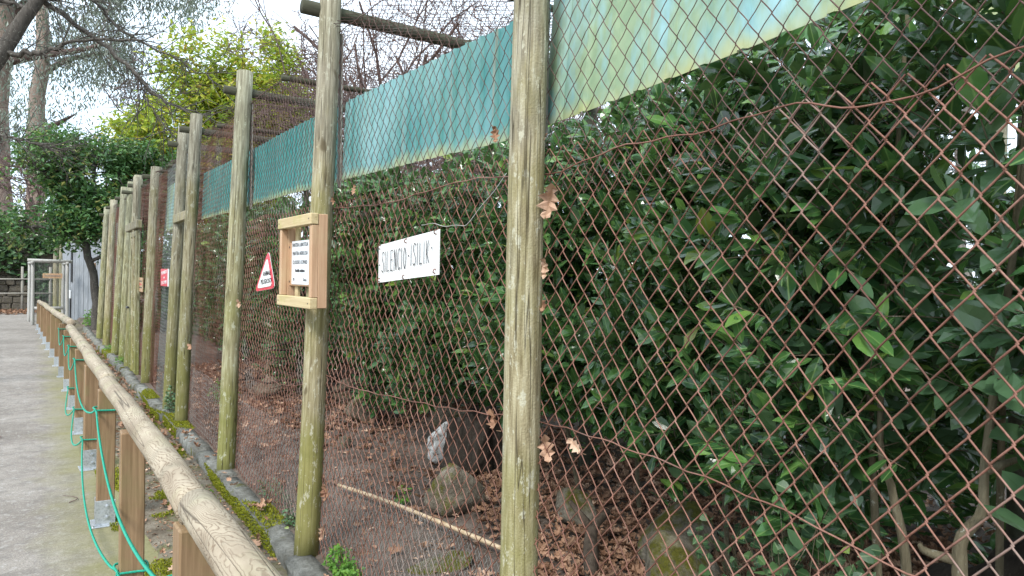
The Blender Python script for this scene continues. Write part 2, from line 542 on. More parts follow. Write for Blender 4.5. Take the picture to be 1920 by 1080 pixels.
# ------------------------------------------------------------------ leaf templates: (along, across, up)
def tmpl_leaf(fold=.10, droop=.18, ww=(.78, 1., .74), wav=0.):
    if len(ww) == 4: return tmpl_leaf4(fold, droop, ww, wav)
    t = [0, .25, .52, .78, 1.]
    c = [(x, 0, -droop * x * x) for x in t]
    v = list(c)
    for sgn in (1, -1):
        for i, w in enumerate(ww):
            x = t[i + 1]
            v.append((x - .03, sgn * .5 * w, -droop * x * x + fold * w * .5 + wav * (1 if (i + (sgn > 0)) % 2 else -1)))
    q = [(1, 5, 6, 2), (2, 6, 7, 3), (2, 9, 8, 1), (3, 10, 9, 2)]
    tr = [(0, 5, 1), (3, 7, 4), (0, 1, 8), (3, 4, 10)]
    return np.array(v, float), q, tr


def tmpl_leaf4(fold, droop, ww, wav):
    t = [0, .13, .36, .63, .86, 1.]
    v = [(x, 0, -droop * x * x) for x in t]
    for sgn in (1, -1):
        for i, w in enumerate(ww):
            x = t[i + 1]
            v.append((x - .02, sgn * .5 * w, -droop * x * x + fold * w * .5 + wav * (1 if (i + (sgn > 0)) % 2 else -1)))
    q = [(1, 6, 7, 2), (2, 7, 8, 3), (3, 8, 9, 4), (2, 11, 10, 1), (3, 12, 11, 2), (4, 13, 12, 3)]
    return np.array(v, float), q, [(0, 6, 1), (4, 9, 5), (0, 1, 10), (4, 5, 13)]


def tmpl_simple(fold=.12, droop=.1):
    v = [(0, 0, 0), (.5, .5, fold), (1, 0, -droop), (.5, -.5, fold)]
    return np.array(v, float), [], [(0, 1, 2), (0, 2, 3)]


def tmpl_lobed(curl=.25, seed=0):
    """oak/plane-like dry leaf with lobes, curled"""
    rr = np.random.default_rng(seed)
    prof = [(.0, .03), (.18, .26), (.28, .12), (.42, .46), (.55, .2), (.68, .42), (.80, .16), (.92, .2), (1., .0)]
    v, q, t = [], [], []
    for x, w in prof:
        z = curl * ((x - .5) ** 2) * 2
        v += [(x, 0, z), (x, w, z + curl * w * (1 + rr.normal() * .5)), (x, -w, z + curl * w * (1 + rr.normal() * .5))]
    for i in range(len(prof) - 1):
        a, b = 3 * i, 3 * i + 3
        q += [(a, a + 1, b + 1, b), (b, b + 2, a + 2, a)]
    return np.array(v, float), q, t


LAUREL = [tmpl_leaf(.07 + .03 * i, .02 + .08 * i, (.52, .96, 1., .58), .010 * i) for i in range(4)]
SIMPLE = tmpl_simple()
LOBED = [tmpl_lobed(.15 + .2 * i, i) for i in range(4)]
ROUND = tmpl_leaf(.12, .1, (1.0, .95, .5))


# ------------------------------------------------------------------ terrain
def zpath(y):
    return -.0015 * max(0., y - 9)


def zsoil(x, y):
    t = max(0., x - 1.4)
    t = min(t, 3.2)
    return .10 + .035 * t + .02 * max(0., t - 1.2) * t + .035 * nz(x, y, 0, 1.3, 2) + .012 * nz(x, y, 0, 6, 3) + zpath(y)


def sheet(name, xs, ys, zf, mat, kind='structure'):
    xs, ys = np.asarray(xs), np.asarray(ys)
    V = [(x, y, zf(x, y)) for y in ys for x in xs]
    nx = len(xs)
    i = np.arange(len(ys) - 1)[:, None] * nx
    j = np.arange(nx - 1)[None]
    q = np.stack([i + j, i + j + 1, i + nx + j + 1, i + nx + j], -1).reshape(-1, 4)
    return MB().add(V, q).build(name, mat, None, True, kind=kind)


def zg(x, y):
    d = max(0., math.hypot(x, y) - 45)
    bank = .9 * max(0., min(1., (y - 36) / 12))
    return -.45 + bank + .002 * d


sheet('ground', np.concatenate([[-800, -300, -120], np.linspace(-60, 60, 25), [120, 300, 800]]), np.concatenate([[-800, -200, -60], np.linspace(-30, 90, 40), [150, 300, 800]]), zg, 'ground')
def xpl(y):
    return -3.2 - .0 * y
sheet('path', np.concatenate([[-3.2, -2, -1], np.linspace(-.5, .76, 8)]), np.concatenate([[-6, -3], np.linspace(-1, 41, 60)]), lambda x, y: zpath(y) + .004 * nz(x, y, 0, 1.1) - (.0 if x < .7 else .012), 'concrete')
sheet('verge', np.linspace(.58, 1.27, 9), np.linspace(-1, 36, 260), lambda x, y: zpath(y) + .008 + .02 * nz(x, y, 0, 4, 5) + .012 * nz(x, y, 0, 13, 6) - (.035 if x < .6 else 0), 'verge_soil')
sheet('enclosure_soil', np.concatenate([np.linspace(1.24, 5.2, 50), [6, 8, 12, 20]]), np.concatenate([[-8, -3], np.linspace(-1, 12, 120), np.linspace(12.5, 44, 30)]), lambda x, y: zsoil(x, y) if x > 1.27 else zsoil(x, y) - .08, 'soil')

# kerb of separate stones
kerb = bpy.data.objects.new('kerb', None)
COL.objects.link(kerb)
kerb['kind'] = 'structure'
kerb.location = (1.3, 1, 0)
y = .6
while y < 25:
    ln = random.uniform(.55, 1.15)
    xo = 1.24 + random.uniform(-.012, .012) - (.045 if y > 9.2 else 0) - .003 * max(0, y - 11)
    zt = .125 + random.uniform(-.015, .012) + zpath(y)
    bm = bmesh.new()
    bmesh.ops.create_cube(bm, size=1)
    bmesh.ops.scale(bm, vec=(.15, ln - .02, .22), verts=bm.verts)
    bmesh.ops.bevel(bm, geom=bm.edges[:], offset=.018, segments=2, affect='EDGES')
    bmesh.ops.subdivide_edges(bm, edges=[e for e in bm.edges if e.calc_length() > .15], cuts=3, use_grid_fill=True)
    sd = random.random() * 50
    for v in bm.verts:
        v.co += Vector((nz(v.co.x, v.co.y, v.co.z, 7, sd), nz(v.co.y, v.co.x, v.co.z, 7, sd + 3), nz(v.co.z, v.co.y, v.co.x, 7, sd + 5))) * .018
    me = bpy.data.meshes.new('kerb_stone')
    bm.to_mesh(me)
    bm.free()
    me.materials.append(MAT['kerb_stone'])
    for p in me.polygons: p.use_smooth = True
    o = link('kerb_stone', me, kerb, (xo + .075, y + ln / 2, zt - .11))
    o.rotation_euler = (0, random.uniform(-.03, .03), random.uniform(-.012, .012))
    y += ln

# ------------------------------------------------------------------ the aviary fence
fence = thing('aviary_fence', 'tall enclosure fence of round wooden posts, rusty chain link and teal sheet band', 'fence', (1.4, 2, .1))


def pole_mesh(name, L, r0_, r1_, mat, k=22, rings=16, seed=0, bend=.012, axis='z', dome=.4):
    """slightly crooked tapering round timber standing at its origin"""
    mb = MB()
    V = []
    for i in range(rings):
        t = i / (rings - 1)
        r = r0_ + (r1_ - r0_) * t
        cx, cy = bend * nz(t * 2.2, seed, 0, 1, 1), bend * nz(seed, t * 2.2, 0, 1, 2)
        for j in range(k):
            a = j * 2 * math.pi / k
            rr = r * (1 + .035 * nz(math.cos(a) * 1.3, math.sin(a) * 1.3, t * 3, 1, seed + 4) + .02 * nz(math.cos(a) * 4, math.sin(a) * 4, t * 1.2, 1, seed))
            V.append((cx + rr * math.cos(a), cy + rr * math.sin(a), t * L))
    n = rings * k
    for rad, dz in ((.86, .012), (.0, .016)):
        for j in range(k):
            a = j * 2 * math.pi / k
            V.append((cx + r1_ * rad * math.cos(a), cy + r1_ * rad * math.sin(a), L + dz * dome))
    V.append((0, 0, 0))
    q = [(i * k + j, i * k + (j + 1) % k, (i + 1) * k + (j + 1) % k, (i + 1) * k + j) for i in range(rings + 1) for j in range(k)]
    t = [(len(V) - 1, (j + 1) % k, j) for j in range(k)]
    V = np.array(V)
    if axis == 'x': V = V[:, [2, 1, 0]] * (1, -1, 1)
    if axis == 'y': V = V[:, [0, 2, 1]] * (-1, 1, 1)
    mb.add(V, q, t)
    return mb.mesh(name, mat, True)


# (y, height of base, height of top, lean outwards, radius)
POSTS = [(2.075, .0, 3.5, .012, .0625), (4.26, .06, 3.5, .10, .066), (6.44, -.02, 3.46, .11, .068), (8.70, -.03, 3.50, .12, .066), (9.56, .0, 3.50, .14, .068), (12.05, .0, 3.32, .10, .08),
         (14.15, -.05, 3.42, .12, .075), (15.25, -.1, 3.42, .12, .07), (16.6, -.05, 3.45, .14, .075), (18.9, -.15, 3.38, .12, .08), (20.9, -.12, 3.36, .14, .075)]
for i, (y, zb, zt, lean, rad) in enumerate(POSTS):
    o = link('post', pole_mesh('post', zt - zb, rad * 1.07, rad * .95, 'post_wood', seed=i * 5.3 + 1), fence, (1.405 - lean / 2 + (.03 if i == 5 else 0), y, zb))
    o.rotation_euler = (random.uniform(-.004, .004), math.atan(lean / (zt - zb)), 0)
    if i in (2, 3, 4):                                  # long black check (crack) facing the path
        pass
link('post', pole_mesh('post', 3.4, .052, .05, 'post_wood', seed=77), fence, (1.37, 13.55, -.08))

# cross poles through the post heads, out over the enclosure
for i, (y, z, dx, dz) in enumerate([(2.2, 3.34, 2.3, -.06), (4.30, 3.33, 2.3, -.06), (6.46, 3.29, 2.3, -.04), (8.72, 3.33, 2.3, -.05), (9.56, 3.28, 2.3, 0), (12.1, 3.17, 2.3, 0), (14.1, 3.24, 2.3, 0), (15.2, 3.22, 2.3, 0), (16.6, 3.22, 2.3, 0), (18.9, 3.2, 2.3, 0), (20.9, 3.16, 2.3, 0)]):
    o = link('cross_pole', pole_mesh('cross_pole', dx + .12, .042 if i == 1 else .036, .034, 'pole_wood', k=14, rings=10, seed=i + 40, axis='x'), fence, (1.30 if i != 1 else 1.29, y + .0, z))
    o.rotation_euler = (0, -math.atan(dz / dx), 0)
# thin battens of the roof between the cross poles
for y, z in ((5.35, 3.17), (7.6, 3.2), (3.2, 3.2), (10.8, 3.2), (11.5, 3.2)):
    o = link('roof_batten', pole_mesh('roof_batten', 2.2, .022, .018, 'pole_wood', k=8, rings=8, seed=y, axis='x'), fence, (1.47, y, z))
o = link('ridge_pole', pole_mesh('ridge_pole', 21.5, .045, .04, 'pole_wood', k=10, rings=20, seed=9, axis='y', bend=.05), fence, (3.62, .5, 3.18))
for y in (1.5, 4.6, 8.0, 12, 16, 20):
    link('rear_post', pole_mesh('rear_post', 3.25, .05, .045, 'pole_wood', k=10, rings=8, seed=y), fence, (3.72, y, .05))


def xmesh(Y, Z):
    return (1.462 + .033 * (Z - 1.7) + .010 * np.sin(1.7 * Y + 1.3 * Z + .6) * np.sin(1.9 * Z + .5 * Y) + .004 * np.sin(7 * Y + 4 * Z))


def chain_link(Y0, Y1, Z0, Z1, cw, ch, r, k, detail, seed=0, off=0., roof=False, amp=1., bow=1.3):
    """woven zigzag wires; every second bend hooks into the next wire"""
    nw = int((Y1 - Y0) / (cw / 2))
    nh = int((Z1 - Z0) / (ch / 2))
    i = np.arange(nw)[:, None]
    j = np.arange(nh + 1)[None]
    side = ((i + j) % 2)
    rr = np.random.default_rng(seed)
    nodeY = Y0 + (i + side) * cw / 2 + (side * 2 - 1) * r * .9
    nodeZ = Z0 + j * ch / 2 + 0 * i
    if detail:
        Ys, Zs, Xs = [], [], []
        for t in (0., .1, .5, .9):
            a, b = nodeY[:, :-1], nodeY[:, 1:]
            Ys.append(a + (b - a) * t)
            Zs.append(nodeZ[:, :-1] + ch / 2 * t)
            sg = np.where(j[:, :-1] % 2 == 0, 1., -1.) * (0, 1.0, bow, 1.0)[(0., .1, .5, .9).index(t)] + 0 * i
            Xs.append(sg * r)
        Y = np.stack(Ys, -1).reshape(nw, -1)
        Z = np.stack(Zs, -1).reshape(nw, -1)
        X = np.stack(Xs, -1).reshape(nw, -1)
    else:
        Y, Z, X = nodeY, nodeZ, np.where(j % 2 == 0, r, -r) + 0 * i
    # pulled and sagging weave
    p1, p2, p3 = rr.uniform(0, 6, 3)
    dY = amp * (.010 * np.sin(2.3 * Z + 1.1 * Y + p1) + .006 * np.sin(5.1 * Z - 3 * Y + p2))
    dZ = amp * (.014 * np.sin(1.9 * Y + .7 * Z + p2) + .007 * np.sin(6.3 * Y + 2.1 * Z + p3))
    Y2, Z2 = Y + dY, Z + dZ
    if roof:
        zz = 3.215 - .05 * np.sin(np.clip((Z2 - 1.45) / 3.1, 0, 1) * math.pi) * (.6 + .4 * np.sin(2.9 * Y2)) + .018 * np.sin(5 * Y2 + 3 * Z2) + X
        P = np.stack([Z2, Y2, zz], -1)
        return MB().tubes(P, r, k, (0, 0, 1.))
    P = np.stack([xmesh(Y2, Z2) + X + off, Y2, Z2], -1)
    return MB().tubes(P, r, k)


CW, CH = .075, .089
for a, b, s_ in ((.15, 2.08, 1), (2.08, 4.27, 1), (4.27, 6.45, 1)):
    chain_link(a, b, .06, 2.24, CW, CH, .0023, 4, True, 3).build('lower_mesh', 'rust_wire', fence, True, kind='stuff')
    chain_link(a, b, 2.05, 3.22, CW * .95, CH, .0017, 4, True, 8, .006, bow=1.9).build('upper_mesh', 'dark_wire', fence, True, kind='stuff')
for a, b, mt in ((6.45, 8.7, 'rust_wire'), (8.7, 9.6, 'grey_wire'), (9.6, 11.2, 'grey_wire'), (11.2, 13.5, 'rust_wire'), (13.6, 21, 'rust_wire')):
    chain_link(a, b, .02, 3.2, CW, CH, .0021, 3, False, 5, amp=.6).build('side_mesh', mt, fence, True, kind='stuff')
chain_link(.2, 9.6, 1.46, 3.66, CW, CH, .0018, 3, False, 6, roof=True, amp=2.).build('roof_net', 'dark_wire', fence, True, kind='stuff')
chain_link(9.6, 21, 1.46, 3.66, CW, CH, .0022, 3, False, 7, roof=True, amp=2.).build('roof_net', 'dark_wire', fence, True, kind='stuff')
# finer second mesh along the foot of the fence
chain_link(2.2, 9.5, .07, .72, .030, .044, .0007, 3, False, 15, .02).build('foot_mesh', 'zinc_wire', fence, True, kind='stuff')


# tension wires and the lacing wire of the seam
def wire(name, pts, r, mat, n=60, parent=fence):
    P = smoothpath(pts, n)
    P[:, 0] += xmesh(P[:, 1], P[:, 2]) - .004
    P[:, 2] += .004 * np.sin(P[:, 1] * 31)
    return MB().tube(P, r, 5).build(name, mat, parent, True)


wire('tension_wire', [(0, .2, 1.18), (0, .79, 1.19), (0, 1.0, 1.225), (0, 1.5, 1.26), (0, 2.0, 1.265), (0, 2.8, 1.20), (0, 3.8, 1.15), (0, 4.3, 1.17)], .0022, 'rust_wire')
wire('tension_wire', [(0, 4.3, 1.1), (0, 5.2, .98), (0, 5.9, 1.04), (0, 6.4, 1.1)], .002, 'rust_wire')
wire('seam_wire', [(0, .2, 2.14), (0, .55, 2.19), (0, .85, 2.13), (0, 1.1, 2.17), (0, 1.35, 2.15), (0, 1.7, 2.155), (0, 2.05, 2.11), (0, 2.6, 2.15), (0, 3.4, 2.12), (0, 4.25, 2.15)], .0024, 'rust_wire')
wire('top_wire', [(0, .2, 3.2), (0, 3, 3.19), (0, 5, 3.2), (0, 8, 3.19), (0, 21, 3.18)], .003, 'dark_wire', 120)
wire('loose_wire', [(.02, 2.02, .62), (.02, 1.75, .56), (.02, 1.4, .47), (.02, 1.1, .40)], .0022, 'zinc_wire')
wire('loose_wire', [(0, 2.3, 2.14), (0, 2.55, 1.99), (0, 2.66, 1.965), (0, 2.9, 1.985), (0, 3.0, 1.99)], .0014, 'zinc_wire')


# teal band of ribbed sheets
def rib_sheet(y0, y1, zb0, zb1, zt0, zt1, mat, x=1.535, rib=.105, seed=0):
    ys, xs = [], []
    y = y0
    while y < y1 - .02:
        for dy, dx in ((0, 0), (.008, -.012), (.026, -.012), (.034, 0)):
            ys.append(y + dy)
            xs.append(dx)
        y += rib
    ys.append(y1)
    xs.append(0)
    n = len(ys)
    V, HB = [], []
    rows = 5
    for th in (0, .002):
        for i in range(rows):
            t = i / (rows - 1)
            for yy, dx in zip(ys, xs):
                u = (yy - y0) / (y1 - y0)
                zb, zt = zb0 + (zb1 - zb0) * u, zt0 + (zt1 - zt0) * u
                z = zb + (zt - zb) * t
                V.append((dx + th + .02 * nz(u * 2, t, seed, 1.2, 3) + .033 * (z - 2.3), yy, z - zb0 + .004 * nz(yy, t, 0, 3, seed)))
                HB.append(z - zb)
    q = []
    for i in range(rows - 1):
        for j in range(n - 1):
            q.append((i * n + j, i * n + j + 1, (i + 1) * n + j + 1, (i + 1) * n + j))
            o = rows * n
            q.append((o + i * n + j, o + (i + 1) * n + j, o + (i + 1) * n + j + 1, o + i * n + j + 1))
    return MB().add(V, q, rnd=HB).build('sheet_panel', mat, fence, False, (x, 0, zb0))


rib_sheet(.1, 2.16, 2.44, 2.30, 3.05, 2.95, 'teal_sheet_pale', 1.545, .13, 1)
rib_sheet(2.17, 4.24, 2.29, 2.325, 2.75, 2.79, 'teal_sheet', 1.535, .115, 2)
rib_sheet(4.29, 6.42, 2.32, 2.345, 2.80, 2.82, 'teal_sheet_deep', 1.535, .115, 3)
rib_sheet(6.46, 8.68, 2.34, 2.345, 2.83, 2.86, 'teal_sheet_deep', 1.54, .115, 4)
rib_sheet(9.75, 11.6, 2.35, 2.35, 2.98, 2.98, 'teal_sheet_pale', 1.56, .12, 5)
rib_sheet(17, 20.5, 2.35, 2.35, 2.9, 2.9, 'teal_sheet', 1.56, .14, 6)
# steel angle uprights at the sheet joints
for y, z0 in ((2.155, 2.26), (4.27, 2.28), (6.44, 2.3)):
    MB().bbox((1.518, y - .022, z0), (1.53, y + .022, 3.2), .002).build('joint_strip', 'grey_timber', fence)
# cross rail bracing the pair of posts beyond
MB().bbox((1.36, 8.72, 2.34), (1.42, 9.56, 2.44), .006).build('brace_rail', 'post_wood', fence)

# rear side of the enclosure: a high teal band on posts, seen over the shrubs
rear = thing('rear_fence', 'pale teal sheet band on posts at the back of the enclosure, top right', 'fence', (5.9, 2, .2))
for y in (-.6, 1.0, 2.6):
    link('post', pole_mesh('post', 4.1, .07, .065, 'post_wood', seed=y + 60), rear, (5.95, y, .1))
MB().box((5.86, -.8, 3.3), (5.872, 2.7, 3.85)).build('sheet_panel', 'teal_sheet_pale', rear)

# the gate set between two far posts
gate = thing('mesh_gate', 'narrow pale timber gate with wire mesh between two far fence posts', 'gate', (1.37, 14, 0))
for y, w in ((13.18, .05), (13.98, .05)):
    MB().bbox((1.33, y - w, -.02), (1.40, y + w, 2.42), .008).build('stile', 'post_wood', gate)
for z in (.05, 1.02, 2.33):
    MB().bbox((1.335, 13.23, z), (1.395, 13.93, z + .09), .008).build('rail', 'post_wood', gate)
MB().tube([(1.36, 13.25, 1.12), (1.36, 13.92, 2.32)], .025, 6).build('brace', 'post_wood', gate)
MB().tube([(1.30, 13.88, 1.15), (1.30, 13.95, 1.15), (1.30, 14.05, 1.15)], .02, 6).build('latch', 'dark_plastic', gate)
MB().bbox((1.31, 12.9, 2.45), (1.40, 14.6, 2.58), .01).build('lintel', 'post_wood', fence)

# ------------------------------------------------------------------ log railing along the path
railing = thing('log_railing', 'low railing of pale peeled logs on square timber posts beside the path', 'railing', (.42, 2.4, 0))
RX = lambda y: float(np.interp(y, [0, 9, 12, 14, 16, 18, 20, 23.5, 27], [.42, .427, .424, .398, .355, .30, .235, .15, .055]))
PY = [-.98 + 1.69 * i for i in range(17)]
JO = [-2.7] + [2.40 + 3.375 * i for i in range(8)]


def zrail(y):
    return float(np.interp(y, [0, 2.5, 6, 12, 20, 27], [1.045, 1.025, .975, .93, .89, .82]))


for i in range(len(JO) - 1):
    a, b = JO[i] + .004, JO[i + 1] - .004
    ra, rb = (.058, .056) if i == 0 else ((.055, .054) if i % 2 else (.054, .057))
    sh = Vector((0, 0, 0))
    if i == 4: sh = Vector((.03, 0, .05))
    pa, pb = Vector((RX(a), a, zrail(a))) + sh, Vector((RX(b), b, zrail(b))) + sh * .3
    d = pb - pa
    me = pole_mesh('rail_log', d.length, ra, rb, 'rail_wood', k=30, rings=24, seed=i * 3.1 + 5, axis='y', bend=.02)
    o = link('rail_log', me, railing, pa)
    o.rotation_euler = (math.atan2(d.z, d.y), random.uniform(0, 6) * 0, -math.atan2(d.x, d.y))
post_me, shoe_me, bolt_me = {}, None, None
sh_ = MB()
sh_.bbox((-.061, -.064, .004), (.061, -.0575, .175), .001).bbox((-.061, .0575, .004), (.061, .064, .175), .001).bbox((-.085, -.10, 0), (.085, .10, .006), .001)
shoe_me = sh_.mesh('shoe', 'steel')
bt = MB()
for z in (.06, .135):
    bt.tube([(.01, -.064, z), (.01, -.072, z)], .011, 8).tube([(.01, -.072, z), (.01, -.082, z)], .006, 8)
for x in (-.073, .073):
    bt.tube([(x, -.085, .006), (x, -.085, .016)], .009, 6)
bolt_me = bt.mesh('bolt', 'steel')
for i, y in enumerate(PY):
    zp = zpath(y)
    L = zrail(y) - .045 - zp - .02
    me = MB().bbox((-.055, -.055, .02), (.055, .055, .02 + L), .006).mesh('post', 'timber')
    o = link('post', me, railing, (RX(y) - .012, y, zp))
    o.rotation_euler = (0, random.uniform(-.012, .012), random.uniform(-.05, .05))
    for nm, m_ in (('shoe', shoe_me), ('bolt', bolt_me)):
        c = link(nm, m_)
        c.parent = o


# ropes tied along the railing
def rope_geo(P, r=.0065, strands=3, pitch=.05):
    seg = np.linalg.norm(np.diff(P, axis=0), axis=1)
    s_ = np.concatenate([[0], np.cumsum(seg)])
    n = max(12, int(s_[-1] / .009))
    u = np.linspace(0, s_[-1], n)
    Q = np.stack([np.interp(u, s_, P[:, c]) for c in range(3)], -1)
    T = unit(np.gradient(Q, axis=0))
    A_ = unit(np.cross(T, np.array((.3, .2, .93))))
    B_ = np.cross(T, A_)
    mb = MB()
    for k in range(strands):
        ph = u / pitch * 2 * math.pi + k * 2 * math.pi / strands
        mb.tube(Q + r * .55 * (np.cos(ph)[:, None] * A_ + np.sin(ph)[:, None] * B_), r * .62, 5)
    return mb


def rope(label, ties, sag, z0, xo, last):
    root = thing('rope', label, 'rope', (RX(ties[0]) - .07, ties[0], z0))
    pts = []
    for a, b in zip(ties[:-1], ties[1:]):
        for t in np.linspace(0, 1, 14)[:-1]:
            yy = a + (b - a) * t
            z = z0(yy) if callable(z0) else z0
            pts.append((RX(yy) - .075 - xo * 4 * t * (1 - t), yy - .065, z + zpath(yy) - sag * 4 * t * (1 - t)))
    pts.append((RX(ties[-1]) - .075, ties[-1] - .065, z0 + zpath(ties[-1])))
    rope_geo(smoothpath(pts, len(pts) * 3)).build('span', 'rope', root, True)
    for y in ties:
        zz = z0 + zpath(y)
        x = RX(y) - .012
        lp = [(x - .064, y - .064, zz), (x + .02, y - .064, zz - .004), (x + .064, y - .062, zz - .003), (x + .065, y + .062, zz), (x - .064, y + .064, zz + .004), (x - .066, y - .05, zz + .004), (x - .072, y - .068, zz - .01), (x - .066, y - .066, zz + .012)]
        rope_geo(smoothpath(lp, 50), .006).build('knot', 'rope', root, True)
    root.location = (RX(ties[0]) - .07, ties[0], z0)
    return root


def rope_fix():
    pass


rope('upper green rope looped in long sags between the railing posts', [-.98, 2.40, 5.78, 9.16, 10.85, 12.54, 14.23], .19, .80, .02, 0)
rope('lower green rope hanging near the path surface along the railing', [.71, 4.09, 7.47, 9.16, 10.85], .17, .27, .05, 0)

# ------------------------------------------------------------------ notices and signs
# stroke lettering
STROKES = {'S': [[(.9, .93), (.55, 1.), (.15, .86), (.2, .66), (.7, .4), (.8, .14), (.4, 0), (0, .1)]], 'I': [[(.2, 1), (.15, 0)]], 'L': [[(.12, 1), (.06, 0), (.8, .03)]],
           'E': [[(.85, 1), (.1, .98), (.08, 0), (.85, .02)], [(.1, .52), (.7, .54)]], 'N': [[(.02, 0), (.1, 1), (.78, .02), (.86, 1)]],
           'C': [[(.9, .9), (.5, 1), (.12, .7), (.1, .3), (.45, 0), (.9, .1)]], 'O': [[(.5, 1), (.12, .72), (.1, .3), (.48, 0), (.85, .3), (.87, .7), (.5, 1)]],
           'K': [[(.12, 1), (.08, 0)], [(.85, 1), (.14, .48), (.9, 0)]]}


def stroke_text(mb, text, y0, z0, h, w, gap, sw, x, tilt=0.):
    """letters in the fence plane, reading towards smaller y"""
    y = y0
    for i, ch in enumerate(text):
        if ch == ' ':
            y -= w * .7
            continue
        cwid = w * (.35 if ch == 'I' else 1)
        for st in STROKES[ch]:
            P = [(x, y - px * cwid, z0 + pz * h + (y0 - y + px * cwid) * tilt) for px, pz in st]
            P = smoothpath(P, len(P) * 4) if ch in 'SOC' else np.array(P)
            for a, b in zip(P[:-1], P[1:]):
                d = b - a
                d = d / (np.linalg.norm(d) + 1e-9)
                nrm = np.array((0, -d[2], d[1])) * sw / 2
                e = d * sw * .4
                V = [a - e + nrm, a - e - nrm, b + e - nrm, b + e + nrm]
                V = V + [v - np.array((.0006, 0, 0)) for v in V]
                mb.add(V, [(4, 5, 6, 7), (0, 1, 5, 4), (1, 2, 6, 5), (2, 3, 7, 6), (3, 0, 4, 7)])
        y -= cwid + gap
    return y


def font_mesh(text, size, mat, bold=False, align='CENTER'):
    cu = bpy.data.curves.new('lettering', 'FONT')
    cu.body = text
    cu.size = size
    cu.align_x = align
    cu.extrude = .0004
    cu.resolution_u = 2
    if bold: cu.offset = size * .018
    ob = bpy.data.objects.new('lettering', cu)
    COL.objects.link(ob)
    dg = bpy.context.evaluated_depsgraph_get()
    me = bpy.data.meshes.new_from_object(ob.evaluated_get(dg))
    bpy.data.objects.remove(ob)
    me.materials.clear()
    me.materials.append(MAT[mat])
    return me


def place_text(text, size, mat, x, y, z, parent, sx=1., tilt=0., bold=False):
    """text facing -x: its right is -y"""
    me = font_mesh(text, size, mat, bold)
    Mx = Matrix(((0, 0, -1, x), (-sx, 0, 0, y), (sx * tilt, 1, 0, z), (0, 0, 0, 1)))
    me.transform(Mx)
    return link('lettering', me, parent)


# the white silence sign
sg = thing('silence_sign', 'white metal sign with tall thin black hand lettering wired to the mesh', 'sign', (1.445, 3.0, 1.72))
XS = 1.444
def syz(u, v):   # u 0..1 left to right, v 0..1 up
    yl, yr = 3.445, 2.787
    zb = 1.719 + (1.763 - 1.719) * u
    return yl + (yr - yl) * u, zb + (.188 + .006 * u) * v


P = []
for i in range(9):
    u = i / 8
    for v in (0, .5, 1):
        yy, zz = syz(u, v)
        P.append((XS - .006 * math.sin(u * math.pi) * (1 - .5 * v) - (.004 if u in (0, 1) else 0), yy, zz))
q = [(i * 3 + j, i * 3 + j + 1, (i + 1) * 3 + j + 1, (i + 1) * 3 + j) for i in range(8) for j in range(2)]
n0 = len(P)
P2 = [(x + .003, y, z) for x, y, z in P]
q2 = [tuple(n0 + a for a in reversed(f)) for f in q]
edge = [i * 3 for i in range(9)] + [25, 26] + [i * 3 + 2 for i in reversed(range(8))] + [1]
qe = [(edge[i], edge[(i + 1) % len(edge)], edge[(i + 1) % len(edge)] + n0, edge[i] + n0) for i in range(len(edge))]
MB().add(P + P2, q + q2 + qe).build('plate', 'sign_white', sg)
mb, mw = MB(), MB()
ya, za = syz(.075, .26)
yb, zb_ = syz(.485, .26)
yc, zc_ = syz(.585, .30)
tl = .044 / .658
stroke_text(mb, 'SILENCIO', ya, za, .098, .030, .0120, .0046, XS - .0088, tl)
stroke_text(mw, 'ISILIK', yc, zc_, .098, .030, .0130, .0046, XS - .0088, tl)
for u, v in ((.033, .46), (.545, .55), (.905, .62)):
    yy, zz = syz(u, v)
    an = np.arange(8) * math.pi / 4
    md = MB()
    md.add([(XS - .0088, yy + .0055 * math.cos(a), zz + .0055 * math.sin(a)) for a in an], [(0, 1, 2, 3), (0, 3, 4, 7), (4, 5, 6, 7)])
    md.build('dot', 'ink', sg)
mb.build('lettering', 'ink', sg)
mw.build('lettering', 'ink', sg)
for u, v in ((.03, .93), (.5, .92), (.955, .95), (.03, .06), (.47, .05), (.95, .08)):
    yy, zz = syz(u, v)
    MB().tube(smoothpath([(XS + .01, yy, zz + .012), (XS - .012, yy, zz + .008), (XS - .012, yy + .004, zz - .006), (XS + .01, yy + .004, zz - .01)], 10), .0028, 5).build('tie', 'rust_wire', sg, True)

# the warning triangle
tr = thing('warning_sign', 'white triangular warning sign with red border hung on the mesh', 'sign', (1.44, 5.5, 1.63))


def tri_plate(s, x, name, mat, th=.002):
    k = 1.055
    c = np.array([(5.235, 1.935), (5.605, 1.612), (5.055, 1.652)]) * (k, 1)
    cen = c.mean(0) + (0, -.015)
    V = []
    for i in range(3):
        p, a, b = c[i], c[i - 1], c[(i + 1) % 3]
        for t in (0, .33, .67, 1):
            e1, e2 = p + (a - p) * .14, p + (b - p) * .14
            w = (1 - t) ** 2 * e1 + 2 * t * (1 - t) * p + t * t * e2
            V.append(cen + (w - cen) * s)
    n = len(V)
    A3 = [(x, v[0], v[1]) for v in V] + [(x + th, v[0], v[1]) for v in V] + [(x, *cen), (x + th, *cen)]
    t = [(2 * n, i, (i + 1) % n) for i in range(n)] + [(2 * n + 1, n + (i + 1) % n, n + i) for i in range(n)]
    q = [(i, (i + 1) % n, n + (i + 1) % n, n + i) for i in range(n)]
    return MB().add(A3, q, t).build(name, mat, tr)


tri_plate(1., 1.440, 'plate', 'sign_white')
tri_plate(.98, 1.4365, 'border', 'sign_red')
tri_plate(.74, 1.433, 'face', 'sign_white')
place_text('ANIMAL', .05, 'ink', 1.4322, 5.545, 1.742, tr, 1.15, .07, True)
place_text('PELIGROSO', .05, 'ink', 1.4322, 5.565, 1.683, tr, 1.15, .07, True)

